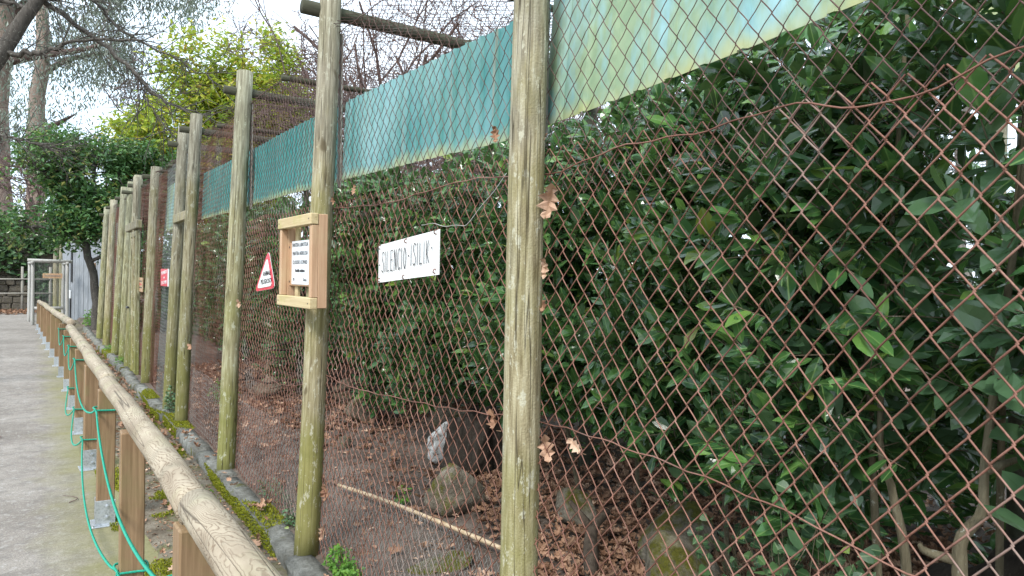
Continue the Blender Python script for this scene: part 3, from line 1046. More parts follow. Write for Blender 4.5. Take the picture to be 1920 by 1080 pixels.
# the red notice and the small wooden notice further along
rd = thing('red_notice', 'small red notice with white lettering on the far mesh', 'sign', (1.4, 10.6, 1.57))
MB().bbox((1.395, 10.15, 1.575), (1.40, 10.78, 1.80), .001).build('plate', 'sign_red', rd)
MB().bbox((1.393, 10.08, 1.575), (1.401, 10.15, 1.80), .001).build('edge_strip', 'sign_white', rd)
for tx, z, sz in (('PROHIBIDO', 1.735, .058), ('DAR', 1.675, .035), ('DE COMER', 1.605, .058)):
    place_text(tx, sz, 'sign_white', 1.394, 10.46, z, rd, 1.6, .05, True)
wd = thing('wooden_notice', 'small pale wooden notice beside the gate', 'sign', (1.4, 12.9, 1.43))
MB().bbox((1.39, 12.75, 1.44), (1.405, 13.2, 1.665), .002).build('board', 'pale_timber', wd)
for z in (1.60, 1.55, 1.50):
    MB().box((1.388, 12.8, z), (1.3895, 13.12, z + .018)).build('lettering', 'sign_red' if z == 1.55 else 'ink_grey', wd)

# the framed notice on the second post
nf = thing('notice_frame', 'deep open wooden frame holding a paper notice, fixed to a fence post', 'notice board', (1.3, 4.15, 1.575))
ZB, ZT, YA, YB = 1.565, 2.09, 3.925, 4.555
MB().bbox((1.243, YA - .004, ZT - .062), (1.287, YB + .012, ZT), .004).build('top_board', 'yellow_timber', nf)
MB().bbox((1.243, YA - .002, ZB), (1.287, YB + .014, ZB + .062), .004).build('bottom_board', 'yellow_timber', nf)
for y in (YA, YB - .045):
    MB().bbox((1.2885, y, ZB + .004), (1.341, y + .045, ZT - .004), .003).bbox((1.252, y, ZB + .0635), (1.2885, y + .045, ZT - .0635), .003).build('side_board', 'pale_timber', nf)
for y, mt in ((4.43, 'yellow_timber'), (4.13, 'grey_timber')):
    MB().bbox((1.320, y - .028, ZB + .01), (1.3395, y + .028, ZT - .012), .003).build('batten', mt, nf)
bb = MB().bbox((1.303, 4.03, 1.685), (1.3185, 4.535, 1.945), .003).build('back_board', 'pale_timber', nf)
pp = MB().box((1.2995, 4.125, 1.695), (1.3015, 4.455, 1.953)).build('paper', 'paper', nf)
for tx, z, sz, mt, bo in (('PANTERA LAINOTSUA', 1.918, .033, 'ink_grey', False), ('PANTERA NEBULOSA', 1.868, .033, 'ink_grey', False), ('CLOUDED LEOPARD', 1.815, .033, 'ink_grey', False), ('Neofelis nebulosa', 1.768, .028, 'ink', True)):
    t_ = place_text(tx, sz, mt, 1.2987, 4.29, z, pp, .92, 0, bo)
place_text('VU', .026, 'ink_grey', 1.2987, 4.41, 1.715, pp)
place_text('Demo.', .026, 'ink_grey', 1.2987, 4.19, 1.715, pp)
mb = MB()
for y in (4.05, 4.51):
    for z in (1.71, 1.92):
        mb.tube([(1.304, y, z), (1.299, y, z)], .006, 8)
mb.build('screw', 'dark_plastic', nf)
mb = MB()
for y in (YA + .03, YB - .02):
    for z in (ZT - .03, ZB + .03):
        mb.tube([(1.244, y, z), (1.2405, y, z)], .004, 6)
mb.build('nail', 'dark_plastic', nf)

# ------------------------------------------------------------------ rocks, stump, logs
def rock(name, label, loc, size, mat='rock', seed=0, cat='rock', group=None, rot=0., sub=4, rough=.36):
    bm = bmesh.new()
    bmesh.ops.create_icosphere(bm, subdivisions=sub, radius=1)
    for v in bm.verts:
        c = v.co.copy()
        d = 1 + rough * nz(c.x, c.y, c.z, 1.1, seed) + rough * .5 * nz(c.x, c.y, c.z, 2.7, seed + 2) + rough * .25 * nz(c.x, c.y, c.z, 7, seed + 3)
        c *= d
        for k in range(5):                       # chipped flat faces
            a = Vector((nz(k, seed, 0, 1.7, 1), nz(k, seed, 2, 1.7, 1), nz(k, seed, 4, 1.7, 1))).normalized()
            e = c.dot(a) - .58
            if e > 0: c -= a * e * .85
        v.co = Vector((c.x * size[0], c.y * size[1], c.z * size[2]))
    me = bpy.data.meshes.new(name)
    bm.to_mesh(me)
    bm.free()
    for p in me.polygons: p.use_smooth = True
    me.materials.append(MAT[mat])
    o = link(name, me, None, loc)
    o.rotation_euler = (0, 0, rot)
    return tag(o, label, cat, group)


def gz(x, y): return zsoil(x, y)


rock('mossy_boulder', 'squat mossy boulder in front of the dark stump', (2.47, 4.42, gz(2.47, 4.42) + .12), (.20, .22, .21), seed=1)
rock('flat_stone', 'flat brown slab sunk in the soil under the bamboo cane', (1.95, 3.62, gz(1.95, 3.62) + .005), (.2, .17, .05), seed=2)
rock('mossy_boulder', 'large ochre and mossy boulder at the bottom under the right mesh', (2.78, 2.68, gz(2.78, 2.68) + .05), (.26, .24, .24), seed=3)
rock('mossy_boulder', 'green mossy stone just right of the nearest post, among dry leaves', (3.0, 3.78, gz(3, 3.78) + .06), (.14, .14, .14), seed=4)
rock('mossy_boulder', 'grey lichen boulder behind the large ochre boulder', (3.05, 2.95, gz(3.05, 2.95) + .1), (.26, .22, .24), seed=5)
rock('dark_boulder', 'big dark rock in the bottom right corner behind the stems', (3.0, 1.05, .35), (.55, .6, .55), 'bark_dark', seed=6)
i = 0
for x, y, s_, lab in ((3.05, 7.6, .34, 'tan block of stone, lowest left of the tumbled stones under the shrubs'), (3.45, 7.3, .36, 'tall ochre stone in the middle of the tumbled stones'), (3.75, 7.9, .36, 'upper tan stone at the back of the tumbled stones'),
                      (3.55, 6.6, .26, 'small rounded ochre stone right of the tumbled stones'), (2.45, 6.6, .12, 'small brown stone with a dry leaf, alone on the soil'), (3.2, 8.7, .3, 'grey stone at the far left of the tumbled stones'),
                      (2.6, 9.8, .3, 'low stone beside the pile of brush'), (3.3, 11.5, .45, 'far pale stone behind the third bay of mesh')):
    rock('tumbled_stone', lab, (x, y, gz(x, y) + s_ * .35 + (.2 if i in (1, 2) else 0)), (s_ * .7, s_ * .6, s_ * .6), 'pale_rock' if i != 4 else 'rock', seed=20 + i, group='stones tumbled under the shrubs', rot=i)
    i += 1

stump = thing('tree_stump', 'dark rotten stump with a white patch, behind the mossy boulder', 'stump', (3.05, 5.2, gz(3.05, 5.2)))
V, q = [], []
K, RG = 40, 14
for i in range(RG):
    t = i / (RG - 1)
    for j in range(K):
        a = j * 2 * math.pi / K
        r = (.27 - .08 * t) * (1 + .30 * nz(math.cos(a) * 1.6, math.sin(a) * 1.6, t * .8, 1, 31) + .34 * nz(math.cos(a) * 4.5, math.sin(a) * 4.5, t * 1.5, 1, 33) + .2 * nz(math.cos(a) * 9, math.sin(a) * 9, t * 6, 1, 34))
        V.append((3.05 + r * math.cos(a), 5.2 + r * math.sin(a), gz(3.05, 5.2) - .05 + .50 * t * (1 + .35 * nz(math.cos(a), math.sin(a), 0, 1.2, 35))))
for i in range(K): V.append((3.05, 5.2, gz(3.05, 5.2) + .33))
q = [(i * K + j, i * K + (j + 1) % K, (i + 1) * K + (j + 1) % K, (i + 1) * K + j) for i in range(RG) for j in range(K)]
MB().add(V, q).build('trunk', 'bark_dark', stump, True)
V = []
for i in range(9):
    for j in range(9):
        u, v_ = i / 8 - .5, j / 8 - .5
        V.append((2.76 + .03 * nz(u, v_, 0, 4, 3) + .09 * (abs(u) ** 2 + abs(v_) ** 2) - .02, 5.42 + u * .30 + .05 * nz(u, v_, 0, 3, 8), gz(3.05, 5.2) + .36 + v_ * .36 + .05 * nz(v_, u, 0, 3, 9)))
q = [(i * 9 + j, i * 9 + j + 1, (i + 1) * 9 + j + 1, (i + 1) * 9 + j) for i in range(8) for j in range(8)]
rock('lichen_stone', 'white lichen covered stone leaning on the dark stump', (2.86, 5.42, gz(2.86, 5.42) + .22), (.13, .13, .19), 'lichen_white', seed=9, rot=.4, rough=.35)

cane = thing('bamboo_cane', 'thin pale bamboo cane lying on the soil behind the mesh', 'cane', (1.95, 5.25, .15))
Pc = smoothpath([(1.93, 5.33, .165), (2.03, 4.8, .19), (2.12, 4.3, .20), (2.27, 3.55, .19)], 26)
rr_ = np.full(26, .0135)
rr_[[3, 7, 11, 15, 19, 23]] = .0165
MB().tube(Pc, rr_, 8).build('stalk', 'bamboo', cane, True)

lg = thing('fallen_log', 'broken grey log leaning among dry leaves right of the nearest post', 'log', (2.5, 3.0, .2))
MB().tube(smoothpath([(2.38, 2.86, .10), (2.55, 3.08, .2), (2.72, 3.28, .30), (2.9, 3.36, .36)], 14), [.024, .032, .036, .033, .04, .045, .042, .038, .036, .035, .03, .03, .028, .02], 10).build('trunk', 'log_wood', lg, True)
MB().tube([(2.72, 3.28, .3), (2.66, 3.42, .44)], [.03, .014], 7).build('branch', 'log_wood', lg, True)
# brush pile, third bay
br = thing('brush_pile', 'heap of dark sticks and dead leaves under the far shrubs', 'brush pile', (2.9, 9, .15))
for i in range(46):
    a, b = rng.uniform(0, math.pi), rng.uniform(.3, 1.0)
    c = np.array((2.95 + rng.normal() * .35, 9.3 + rng.normal() * .8, .2 + abs(rng.normal()) * .28))
    d = np.array((math.cos(a), math.sin(a), rng.normal() * .25)) * b * .5
    MB().tube(smoothpath([c - d, c + rng.normal(size=3) * .05, c + d], 6), [.016, .015, .013, .011, .008, .004], 5).build('stick', 'bark_dark' if i % 3 else 'log_wood', br, True)

# ------------------------------------------------------------------ leaf litter and moss
def litter(name, n, fx, size, mat_rnd=(0, 1), lift=.012, seed=1, zf=zsoil):
    rr = np.random.default_rng(seed)
    P = fx(rr, n)
    n = len(P)
    Z = np.array([zf(x, y) for x, y in P])
    a = rr.uniform(0, 2 * math.pi, n)
    N = unit(np.stack([rr.normal(size=n) * .38, rr.normal(size=n) * .38, np.ones(n)], -1))
    D = np.stack([np.cos(a), np.sin(a), np.zeros(n)], -1)
    D = unit(D - N * (D * N).sum(1)[:, None])
    L = rr.uniform(size[0], size[1], n)
    mb = MB()
    k = rr.integers(0, 4, n)
    for i in range(4):
        s_ = k == i
        mb.leaves(np.column_stack([P[s_], Z[s_] + lift * rr.uniform(.3, 2.2, s_.sum())]), D[s_], N[s_], L[s_], L[s_] * rr.uniform(.55, .9, s_.sum()), LOBED[i], np.clip(rr.beta(1.4, 1.8, s_.sum()) * (mat_rnd[1] - mat_rnd[0]) + mat_rnd[0], 0, 1))
    return mb.build(name, 'dry_leaf', None, False, kind='stuff')


def f_enc(rr, n):
    P = np.column_stack([rr.uniform(1.5, 5.5, n), rr.uniform(-.5, 14, n)])
    keep = []
    for x, y in P:
        d = .5 + .8 * nz(x, y, 0, .9, 9)
        if x < 2.35 and 2.7 < y < 7: d = .10 + .12 * (x - 1.4)     # trodden bare soil by the fence
        if y < 3.3: d = .95
        if y > 7: d = .9
        keep.append(rr.random() < d)
    return P[np.array(keep)]


o = litter('leaf_litter', 9000, f_enc, (.05, .115), seed=3)
tag(o, 'brown dead leaves strewn over the enclosure soil', 'leaf litter')
def f_drift(rr, n):
    P = np.column_stack([rr.uniform(1.62, 4.2, n), rr.uniform(1.2, 5.6, n)])
    return P[~((P[:, 0] < 2.25 + .25 * (P[:, 1] - 3.2)) & (P[:, 1] > 2.95))]


o = litter('leaf_litter', 6500, f_drift, (.04, .095), (.0, .95), .02, 13)
tag(o, 'thick drift of dry leaves between the boulders right of the nearest post', 'leaf litter')


def f_verge(rr, n):
    y = np.concatenate([rr.uniform(.5, 9, n // 4), 7 + 17 * rr.beta(1.2, 1.6, n - n // 4)])
    x = np.where(y > 8, rr.uniform(.72, 1.22, n), rr.uniform(.62, 1.36, n))
    return np.column_stack([x, y])


o = litter('verge_leaves', 900, f_verge, (.04, .10), (.3, 1), .02, 5, lambda x, y: zpath(y) + (.02 if x < 1.22 else .13))
tag(o, 'dry fallen leaves gathered between railing and kerb', 'leaf litter')
rr = np.random.default_rng(91)
n = 9000
P = np.column_stack([np.concatenate([rr.uniform(1.42, 3.8, 6000), rr.uniform(.62, 1.25, 3000)]), rr.uniform(1.2, 11, n)])
P = np.column_stack([P, [zsoil(x, y) + .006 if x > 1.3 else zpath(y) + .018 for x, y in P]])
a = rr.uniform(0, 6.28, n)
D = np.stack([np.cos(a), np.sin(a), rr.normal(size=n) * .2], -1)
L = rr.uniform(.012, .05, n)
mb = MB()
mb.leaves(P, unit(D), unit(np.stack([rr.normal(size=n) * .4, rr.normal(size=n) * .4, np.ones(n)], -1)), L, np.where(rr.random(n) < .4, .004, L * .5), SIMPLE, rr.beta(1.3, 1.3, n))
tag(mb.build('ground_debris', 'dry_leaf', None, False, kind='stuff'), 'crumbs of leaf and bark scattered over the soil along the fence', 'debris')
rr = np.random.default_rng(92)
for lab, p in (('curved thin twig lying on the path, nearest the camera', (.16, 4.55)), ('short twig on the path beside a railing post foot', (.22, 6.4)), ('small twig further along the path', (-.3, 9.2))):
    a = rr.uniform(0, 3)
    pts = [(p[0] + math.cos(a + k * .5) * k * .07, p[1] + math.sin(a + k * .5) * k * .07, .008 + .004 * (k % 2)) for k in range(4)]
    tag(MB().tube(smoothpath(pts, 12), np.linspace(.004, .002, 12), 5).build('twig', 'bark_twig', None, True), lab, 'twig', 'twigs dropped on the path')


def moss_mass(name, label, n, fx, seed):
    rr = np.random.default_rng(seed)
    P, N = fx(rr, n)
    m = len(P)
    D = unit(N + rr.normal(size=(m, 3)) * .55)
    side = unit(np.cross(D, rr.normal(size=(m, 3))))
    mb = MB()
    L = rr.uniform(.008, .022, m)
    mb.leaves(P, D, side, L, L * .55, SIMPLE, rr.beta(2, 2, m))
    return tag(mb.build(name, 'moss', None, False, kind='stuff'), label, 'moss')


def f_moss(rr, n):
    P, N = [], []
    while len(P) < n:
        y = rr.uniform(2.2, 19)
        u = rr.uniform(0, .62)
        m = nz(u * 1.6, y * .75, 0, 1.2, 21)
        xk = 1.24 - (.045 if y > 9.2 else 0) - .003 * max(0, y - 11)
        if u < .32:                     # the verge by the kerb foot
            if m < .30: continue
            P.append((xk - .005 - .36 * u / .32 * rr.random() ** .5, y, zpath(y) + .018))
            N.append((0, 0, 1))
        elif u < .45:
            if m < .2: continue
            P.append((xk - .004, y, zpath(y) + .11 * (u - .32) / .13 + .01))
            N.append((-1, 0, .4))
        else:
            if m < .26: continue
            P.append((xk + .16 * (u - .45) / .17, y, zpath(y) + .127))
            N.append((0, 0, 1))
    return np.array(P), np.array(N, float)


moss_mass('kerb_moss', 'yellow green moss cushions growing on the kerb and at its foot', 26000, f_moss, 4)


def f_moss2(rr, n):
    P = []
    while len(P) < n:
        x, y = rr.uniform(.44, 1.0), rr.uniform(2.6, 8.5)
        if nz(x, y, 0, 1.7, 44) + .45 * nz(x, y, 0, 6, 45) < .22: continue
        P.append((x, y, zpath(y) + .006 + (.012 if x > .6 else 0)))
    return np.array(P), np.tile((0, 0, 1.), (n, 1))


moss_mass('path_moss', 'thin moss patches around the feet of the railing posts', 12000, f_moss2, 6)

# ------------------------------------------------------------------ shrubs
def rand_dirs(rr, n):
    return unit(rr.normal(size=(n, 3)))


def laurel_shrub(label, lobes, stems, nclus, per, lsize, seed, singles=0, tone=(0, 1), grp=None, mat='laurel', rbeta=(2.2, 2.4)):
    rr = np.random.default_rng(seed)
    base = stems[0][0] if stems else lobes[0][0]
    root = thing('laurel_shrub', label, 'shrub', base, grp)
    for st in stems:
        P = smoothpath(st, 18)
        MB().tube(P, np.linspace(st_r(st), .006, 18), 8).build('stem', 'bark_smooth', root, True)
    # twig tips through the lobes, denser towards their skins
    lobes = [(np.array(c, float), np.array(r, float)) for c, r in lobes]
    vol = np.array([r[0] * r[1] * r[2] for c, r in lobes])
    k = rr.choice(len(lobes), nclus, p=vol / vol.sum())
    d = rand_dirs(rr, nclus)
    rad = rr.uniform(.35, 1., nclus) ** .45
    C_ = np.array([lobes[i][0] for i in k])
    R_ = np.array([lobes[i][1] for i in k])
    T = C_ + d * R_ * rad[:, None]
    keep = np.array([nz(*p, 1.9, seed) > -.42 for p in T]) & (T[:, 0] > 1.53) & (T[:, 2] > .12)
    T, d = T[keep], d[keep]
    n = len(T)
    tw = unit(d * np.array((1, 1, .45)) + np.array((0, 0, .55)) + rr.normal(size=(n, 3)) * .35)
    # twigs
    tl_ = rr.uniform(.14, .30, n)
    mb = MB()
    Pt = np.stack([T - tw * tl_[:, None], T - tw * tl_[:, None] * .45 + rr.normal(size=(n, 3)) * .01, T], 1)
    mb.tubes(Pt, .0022, 3, (.31, .22, .92))
    mb.build('twigs', 'bark_smooth', root, True, kind='stuff')
    # leaves set spirally round each twig
    LP, LD, LN = [], [], []
    for j in range(per):
        t = j / per
        P = T - tw * (tl_ * (1 - t) * .9)[:, None]
        a0 = unit(np.cross(tw, rr.normal(size=(n, 3))))
        out = unit(a0 * (1.1 - .7 * t) + tw * (.45 + .6 * t) + np.array((0, 0, -.12)))
        nrm = unit(tw * .3 + np.array((-.38, -.16, .75)) + rr.normal(size=(n, 3)) * .38)
        LP.append(P)
        LD.append(out)
        LN.append(unit(nrm - out * (nrm * out).sum(1)[:, None]))
    LP, LD, LN = np.vstack(LP), np.vstack(LD), np.vstack(LN)
    m = len(LP)
    ok = LP[:, 0] + np.minimum(0, LD[:, 0]) * lsize > 1.50
    LP, LD, LN = LP[ok], LD[ok], LN[ok]
    m = len(LP)
    L = lsize * rr.uniform(.5, 1.2, m)
    Wd = L * rr.uniform(.36, .52, m)
    rn = tone[0] + (tone[1] - tone[0]) * rr.beta(*rbeta, m)
    odd = rr.random(m)
    rn = np.where(odd > .975, rr.uniform(.9, 1., m), rn)
    kk = rr.integers(0, 4, m)
    one = np.zeros(m, bool)
    if singles:
        v = LP - CAMP
        dep = v @ np.array(fw)
        px, py = v @ np.array(rt) / dep, v @ np.array(up) / dep
        vis = (dep > .3) & (abs(px) < .72) & (abs(py) < .42)
        if vis.sum():
            sc = np.where(vis, dep + np.array([.25 * nz(*p, 6, 3) for p in LP]), 1e9)
            one[np.argsort(sc)[:singles]] = True
            one &= vis
    mb = MB()
    for i in range(4):
        s_ = (kk == i) & ~one
        if s_.sum(): mb.leaves(LP[s_], LD[s_], LN[s_], L[s_], Wd[s_], LAUREL[i], rn[s_])
    mb.build('foliage', mat, root, False, kind='stuff')
    for i in np.flatnonzero(one):
        me = LEAFME[mat][int(min(rn[i], .999) * 12) * 4 + kk[i]]
        o = link('leaf', me)
        D, N = LD[i], LN[i]
        S = np.cross(D, N)
        S = S / np.linalg.norm(S)
        N = np.cross(S, D)
        Mx = Matrix(((D[0] * L[i], S[0] * Wd[i], N[0] * L[i], LP[i][0]), (D[1] * L[i], S[1] * Wd[i], N[1] * L[i], LP[i][1]), (D[2] * L[i], S[2] * Wd[i], N[2] * L[i], LP[i][2]), (0, 0, 0, 1)))
        o.parent = root
        o.matrix_parent_inverse = Matrix.Translation(-root.location)
        o.matrix_basis = Mx
    return root


def st_r(st):
    return .009 + .0022 * len(st)


LEAFME = {}
for mt in ('laurel',):
    LEAFME[mt] = []
    for a in range(12):
        for b in range(4):
            LEAFME[mt].append(MB().add(*LAUREL[b][:1], q=LAUREL[b][1], t=LAUREL[b][2], rnd=(a + .5) / 12, acr=np.abs(LAUREL[b][0][:, 1]) * 2).mesh('leaf', mt))

laurel_shrub('nearest laurel shrub with large glossy leaves filling the right edge', [((2.35, .75, 2.2), (.62, .75, .95)), ((2.15, 1.45, 1.95), (.42, .5, .85)), ((2.6, .3, 1.5), (.8, .6, .7)), ((2.9, 1.2, 2.1), (.7, .7, 1.0))],
             [[(2.12, .99, .1), (2.12, .99, .9), (2.12, .99, 1.06), (2.17, .96, 1.14), (2.18, .96, 1.3), (2.2, .9, 2.0), (2.25, .85, 2.9)], [(2.34, 1.2, .1), (2.30, 1.23, .84), (2.26, 1.26, 1.1), (2.23, 1.29, 1.37), (2.26, 1.25, 2.6)],
              [(2.42, 1.34, .1), (2.38, 1.38, .9), (2.37, 1.42, 1.5), (2.3, 1.45, 2.5)], [(2.65, 1.1, .1), (2.6, 1.1, 1.4), (2.5, 1.0, 2.6)], [(2.12, 1.0, 1.0), (2.06, 1.05, 1.02), (2.04, 1.06, 1.04)], [(2.18, .96, 1.25), (2.22, .93, 1.27), (2.28, .9, 1.29)]],
             850, 9, .115, 11, 300)
laurel_shrub('dense laurel shrub right of the nearest post, sky showing through its top', [((2.75, 2.15, 1.85), (.62, .7, .75)), ((2.55, 1.7, 1.35), (.55, .55, .6)), ((2.85, 2.7, 1.5), (.6, .6, .8)), ((2.8, 2.1, 2.5), (.5, .8, .5)), ((3.1, 2.7, 2.4), (.5, .7, .5))],
             [[(2.95, 2.2, .1), (2.9, 2.2, .9), (2.8, 2.15, 1.8), (2.8, 2.1, 2.5)], [(2.75, 2.0, .1), (2.68, 1.95, 1.0), (2.6, 1.9, 2.1)], [(3.1, 2.6, .1), (3.0, 2.6, 1.2), (2.9, 2.6, 2.2)]],
             1450, 9, .108, 12, 280)
laurel_shrub('dark laurel shrub just left of the nearest post, behind the white sign', [((3.05, 3.6, 1.65), (.62, .75, .85)), ((2.85, 4.1, 1.35), (.5, .6, .6)), ((3.2, 3.2, 1.3), (.5, .5, .6)), ((3.1, 4.2, 2.2), (.6, .6, .7)), ((3.1, 3.4, 2.5), (.5, .6, .55))],
             [[(3.4, 3.6, .1), (3.3, 3.6, 1.0), (3.1, 3.6, 2.1)], [(3.3, 4.1, .1), (3.1, 4.1, 1.0), (3.0, 4.1, 2.2)]], 1200, 9, .112, 13, 220)
laurel_shrub('laurel shrub behind the post with the framed notice', [((3.25, 5.5, 1.55), (.6, .85, .85)), ((2.95, 5.9, 1.05), (.45, .6, .45)), ((3.3, 5.0, 1.2), (.5, .6, .5)), ((3.3, 6.2, 2.1), (.6, .8, .75)), ((3.2, 5.2, 2.4), (.5, .7, .6))],
             [[(3.5, 5.6, .1), (3.4, 5.6, 1.0), (3.2, 5.6, 2.2)], [(3.4, 6.2, .1), (3.3, 6.2, 1.0), (3.2, 6.2, 2.3)]], 1150, 9, .112, 14, 150)
laurel_shrub('laurel shrub behind the red bordered triangle', [((3.35, 7.8, 1.75), (.65, .95, .75)), ((3.2, 7.4, 1.2), (.5, .7, .5)), ((3.4, 8.6, 1.5), (.6, .7, .8)), ((3.1, 7.2, .65), (.35, .5, .25)), ((3.3, 7.6, 2.5), (.5, .9, .55)), ((3.3, 8.8, 2.5), (.5, .9, .55))],
             [[(3.7, 8, .1), (3.6, 8, 1.0), (3.4, 8, 2.3)]], 1250, 9, .125, 15, 0)
laurel_shrub('far laurel shrub seen through the third bay of mesh', [((3.3, 10.6, 1.3), (.7, 1.2, .9)), ((3.0, 10.0, .6), (.5, .8, .4)), ((3.5, 12, 1.4), (.7, 1.0, 1.0)), ((3.3, 11.5, 2.3), (.6, 2.0, .7))],
             [[(3.7, 10.8, .1), (3.6, 10.8, 1.0), (3.4, 10.8, 2.0)]], 1100, 8, .12, 16, 0)
for i, (x, y) in enumerate(((3.4, 14.2), (3.5, 17.2), (3.5, 20.4), (2.6, 22.8))):
    laurel_shrub(['dark shrub behind the gate', 'dark shrub behind the far posts past the gate', 'last but one shrub inside the enclosure', 'farthest shrub closing the end of the enclosure'][i], [((x, y, 1.3), (.8, 1.8, 1.2)), ((x, y, 2.3), (.7, 1.7, .8))], [[(x, y, .1), (x, y, 1.2), (x, y, 2.4)]], 700, 8, .16, 50 + i, 0, tone=(0, .8))
laurel_shrub('back row laurel behind the brush pile', [((4.4, 9.4, 1.4), (.7, 1.5, 1.4)), ((4.4, 11.8, 1.4), (.7, 1.5, 1.4)), ((4.5, 10.5, 2.6), (.6, 2.2, .6))], [[(4.4, 9.6, .1), (4.4, 9.6, 2.4)]], 900, 8, .15, 55, 0, tone=(0, .7), grp='back row of laurels')
for i, (x, y, h) in enumerate(((4.3, 1.2, 1.7), (4.35, 3.0, 1.85), (4.4, 4.9, 2.1), (4.45, 6.9, 2.1))):  # back row added behind the hedge so its gaps stay dark
    laurel_shrub(['added back row laurel behind the nearest shrub', 'added back row laurel behind the shrub right of the nearest post', 'added back row laurel behind the white sign', 'added back row laurel behind the framed notice'][i], [((x, y, h * .62), (.7, 1.15, h * .62)), ((x + .2, y + .5, h * 1.0), (.6, .9, h * .5))],
                 [[(x + .2, y, .1), (x + .1, y, .8), (x, y, h * 1.4)]], 520, 8, .12, 30 + i, 0, tone=(0, .7), grp='back row of laurels')


# ivy, weeds
def leafy_plant(name, label, cat, centers, nleaf, lsize, wr, mat, tm, seed, stems=True, updir=.6, grp=None):
    rr = np.random.default_rng(seed)
    c0 = centers[0][0]
    root = thing(name, label, cat, (c0[0], c0[1], zsoil(c0[0], c0[1])), grp)
    mb, ms = MB(), MB()
    for c, r in centers:
        n = nleaf
        d = rand_dirs(rr, n)
        P = np.array(c) + d * np.array(r) * (rr.uniform(.2, 1, n) ** .5)[:, None]
        P[:, 2] = np.maximum(P[:, 2], .09)
        D = unit(rr.normal(size=(n, 3)) * (1, 1, .4))
        N = unit(np.array((-.35, -.25, updir)) + rr.normal(size=(n, 3)) * .4)
        N = unit(N - D * (N * D).sum(1)[:, None])
        L = lsize * rr.uniform(.6, 1.25, n)
        mb.leaves(P, D, N, L, L * wr, tm, rr.beta(2, 2, n))
        if stems:
            for i in range(0, n, 5):
                b = np.array((c[0] + rr.normal() * r[0] * .3, c[1] + rr.normal() * r[1] * .3, c[2] - r[2]))
                ms.tube(smoothpath([b, (b + P[i]) / 2 + rr.normal(size=3) * r[0] * .15, P[i]], 5), .0016, 3, False)
    mb.build('leaves', mat, root, False, kind='stuff')
    if stems: ms.build('stems', mat if mat == 'weed' else 'bark_smooth', root, True, kind='stuff')
    return root


leafy_plant('ivy', 'small leaved ivy climbing among the thin stems, bottom right', 'ivy', [((2.42, 1.75, 1.0), (.22, .25, .35)), ((2.5, 1.95, .6), (.3, .3, .35)), ((2.2, 1.5, .75), (.2, .25, .4)), ((2.25, 1.75, 1.35), (.2, .25, .3))], 170, .05, .85, 'ivy', ROUND, 3)
leafy_plant('weed_tuft', 'bright green weed at the foot of the fence beside the second post', 'weed', [((1.41, 3.86, .17), (.07, .14, .10)), ((1.40, 3.66, .16), (.06, .10, .09))], 260, .026, .7, 'weed', ROUND, 4)
leafy_plant('weed_tuft', 'small weed growing beside the mossy boulder', 'weed', [((2.2, 4.75, .2), (.06, .08, .09))], 60, .035, .5, 'weed', ROUND, 5)
leafy_plant('weed_tuft', 'grey green creeping plants on the kerb between second and third posts', 'weed', [((1.47, 5.4, .16), (.08, .35, .07)), ((1.42, 4.75, .15), (.06, .2, .06))], 160, .028, .6, 'ivy', ROUND, 6)
leafy_plant('weed_tuft', 'ivy sprigs round the foot of the fifth post', 'weed', [((1.33, 9.3, .25), (.06, .2, .2))], 120, .04, .8, 'ivy', ROUND, 7)
leafy_plant('weed_tuft', 'low fern sprouting inside the mesh between third and fourth posts', 'weed', [((1.75, 8.5, .45), (.15, .3, .14))], 140, .05, .35, 'weed', ROUND, 8)
leafy_plant('weed_tuft', 'weeds under the far posts beside the kerb', 'weed', [((1.3, 14.8, .12), (.12, .6, .12)), ((1.3, 17.4, .1), (.12, .8, .14))], 130, .045, .5, 'weed', ROUND, 9)
leafy_plant('weed_tuft', 'small weeds in the gutter beside the railing', 'weed', [((.98, 4.9, .03), (.1, .3, .03)), ((1.05, 5.9, .03), (.1, .3, .04))], 60, .028, .5, 'weed', ROUND, 10, False)
leafy_plant('weed_tuft', 'leafy weeds growing against the grey plank shed', 'weed', [((1.5, 26.5, .25), (.3, .8, .35))], 260, .09, .6, 'weed', ROUND, 12)

# dry leaves caught in the wire, one by one
CAUGHT = [((1.445, 1.995, 2.02), .17, 'large curled brown leaf caught in the mesh at the nearest post, upper right of it', 1), ((1.45, 2.0, 1.18), .13, 'orange brown leaf caught low on the right of the nearest post', 2),
          ((1.45, 1.84, 1.22), .09, 'small tan leaf hooked on the low tension wire right of the nearest post', 3), ((1.455, 2.03, 1.79), .10, 'dull brown leaf caught halfway up the right of the nearest post', 4),
          ((1.455, 2.04, 1.66), .09, 'pale leaf just under the dull brown leaf on the nearest post', 5), ((1.455, 2.06, 2.24), .09, 'brown leaf caught under the teal sheet right of the nearest post', 6),
          ((1.45, 2.36, 2.29), .09, 'dark brown leaf on the lower edge of the teal sheet, left of the nearest post', 7), ((1.44, 2.31, 1.22), .11, 'orange leaf pressed to the left side of the nearest post', 8),
          ((1.45, 3.82, 2.22), .08, 'small orange leaf under the teal sheet right of the framed notice', 9), ((1.45, 4.15, 2.19), .07, 'small leaf tucked right of the post above the framed notice', 10),
          ((1.44, 4.16, .47), .13, 'crumpled brown leaf caught low on the right of the second post', 11), ((1.43, 4.18, .24), .15, 'large crumpled leaf lying at the foot of the second post', 12),
          ((1.40, 8.45, .95), .14, 'brown leaf caught low on the mesh right of the fourth post', 13), ((1.40, 6.25, 1.5), .11, 'tan leaf on the mesh right of the third post', 14)]
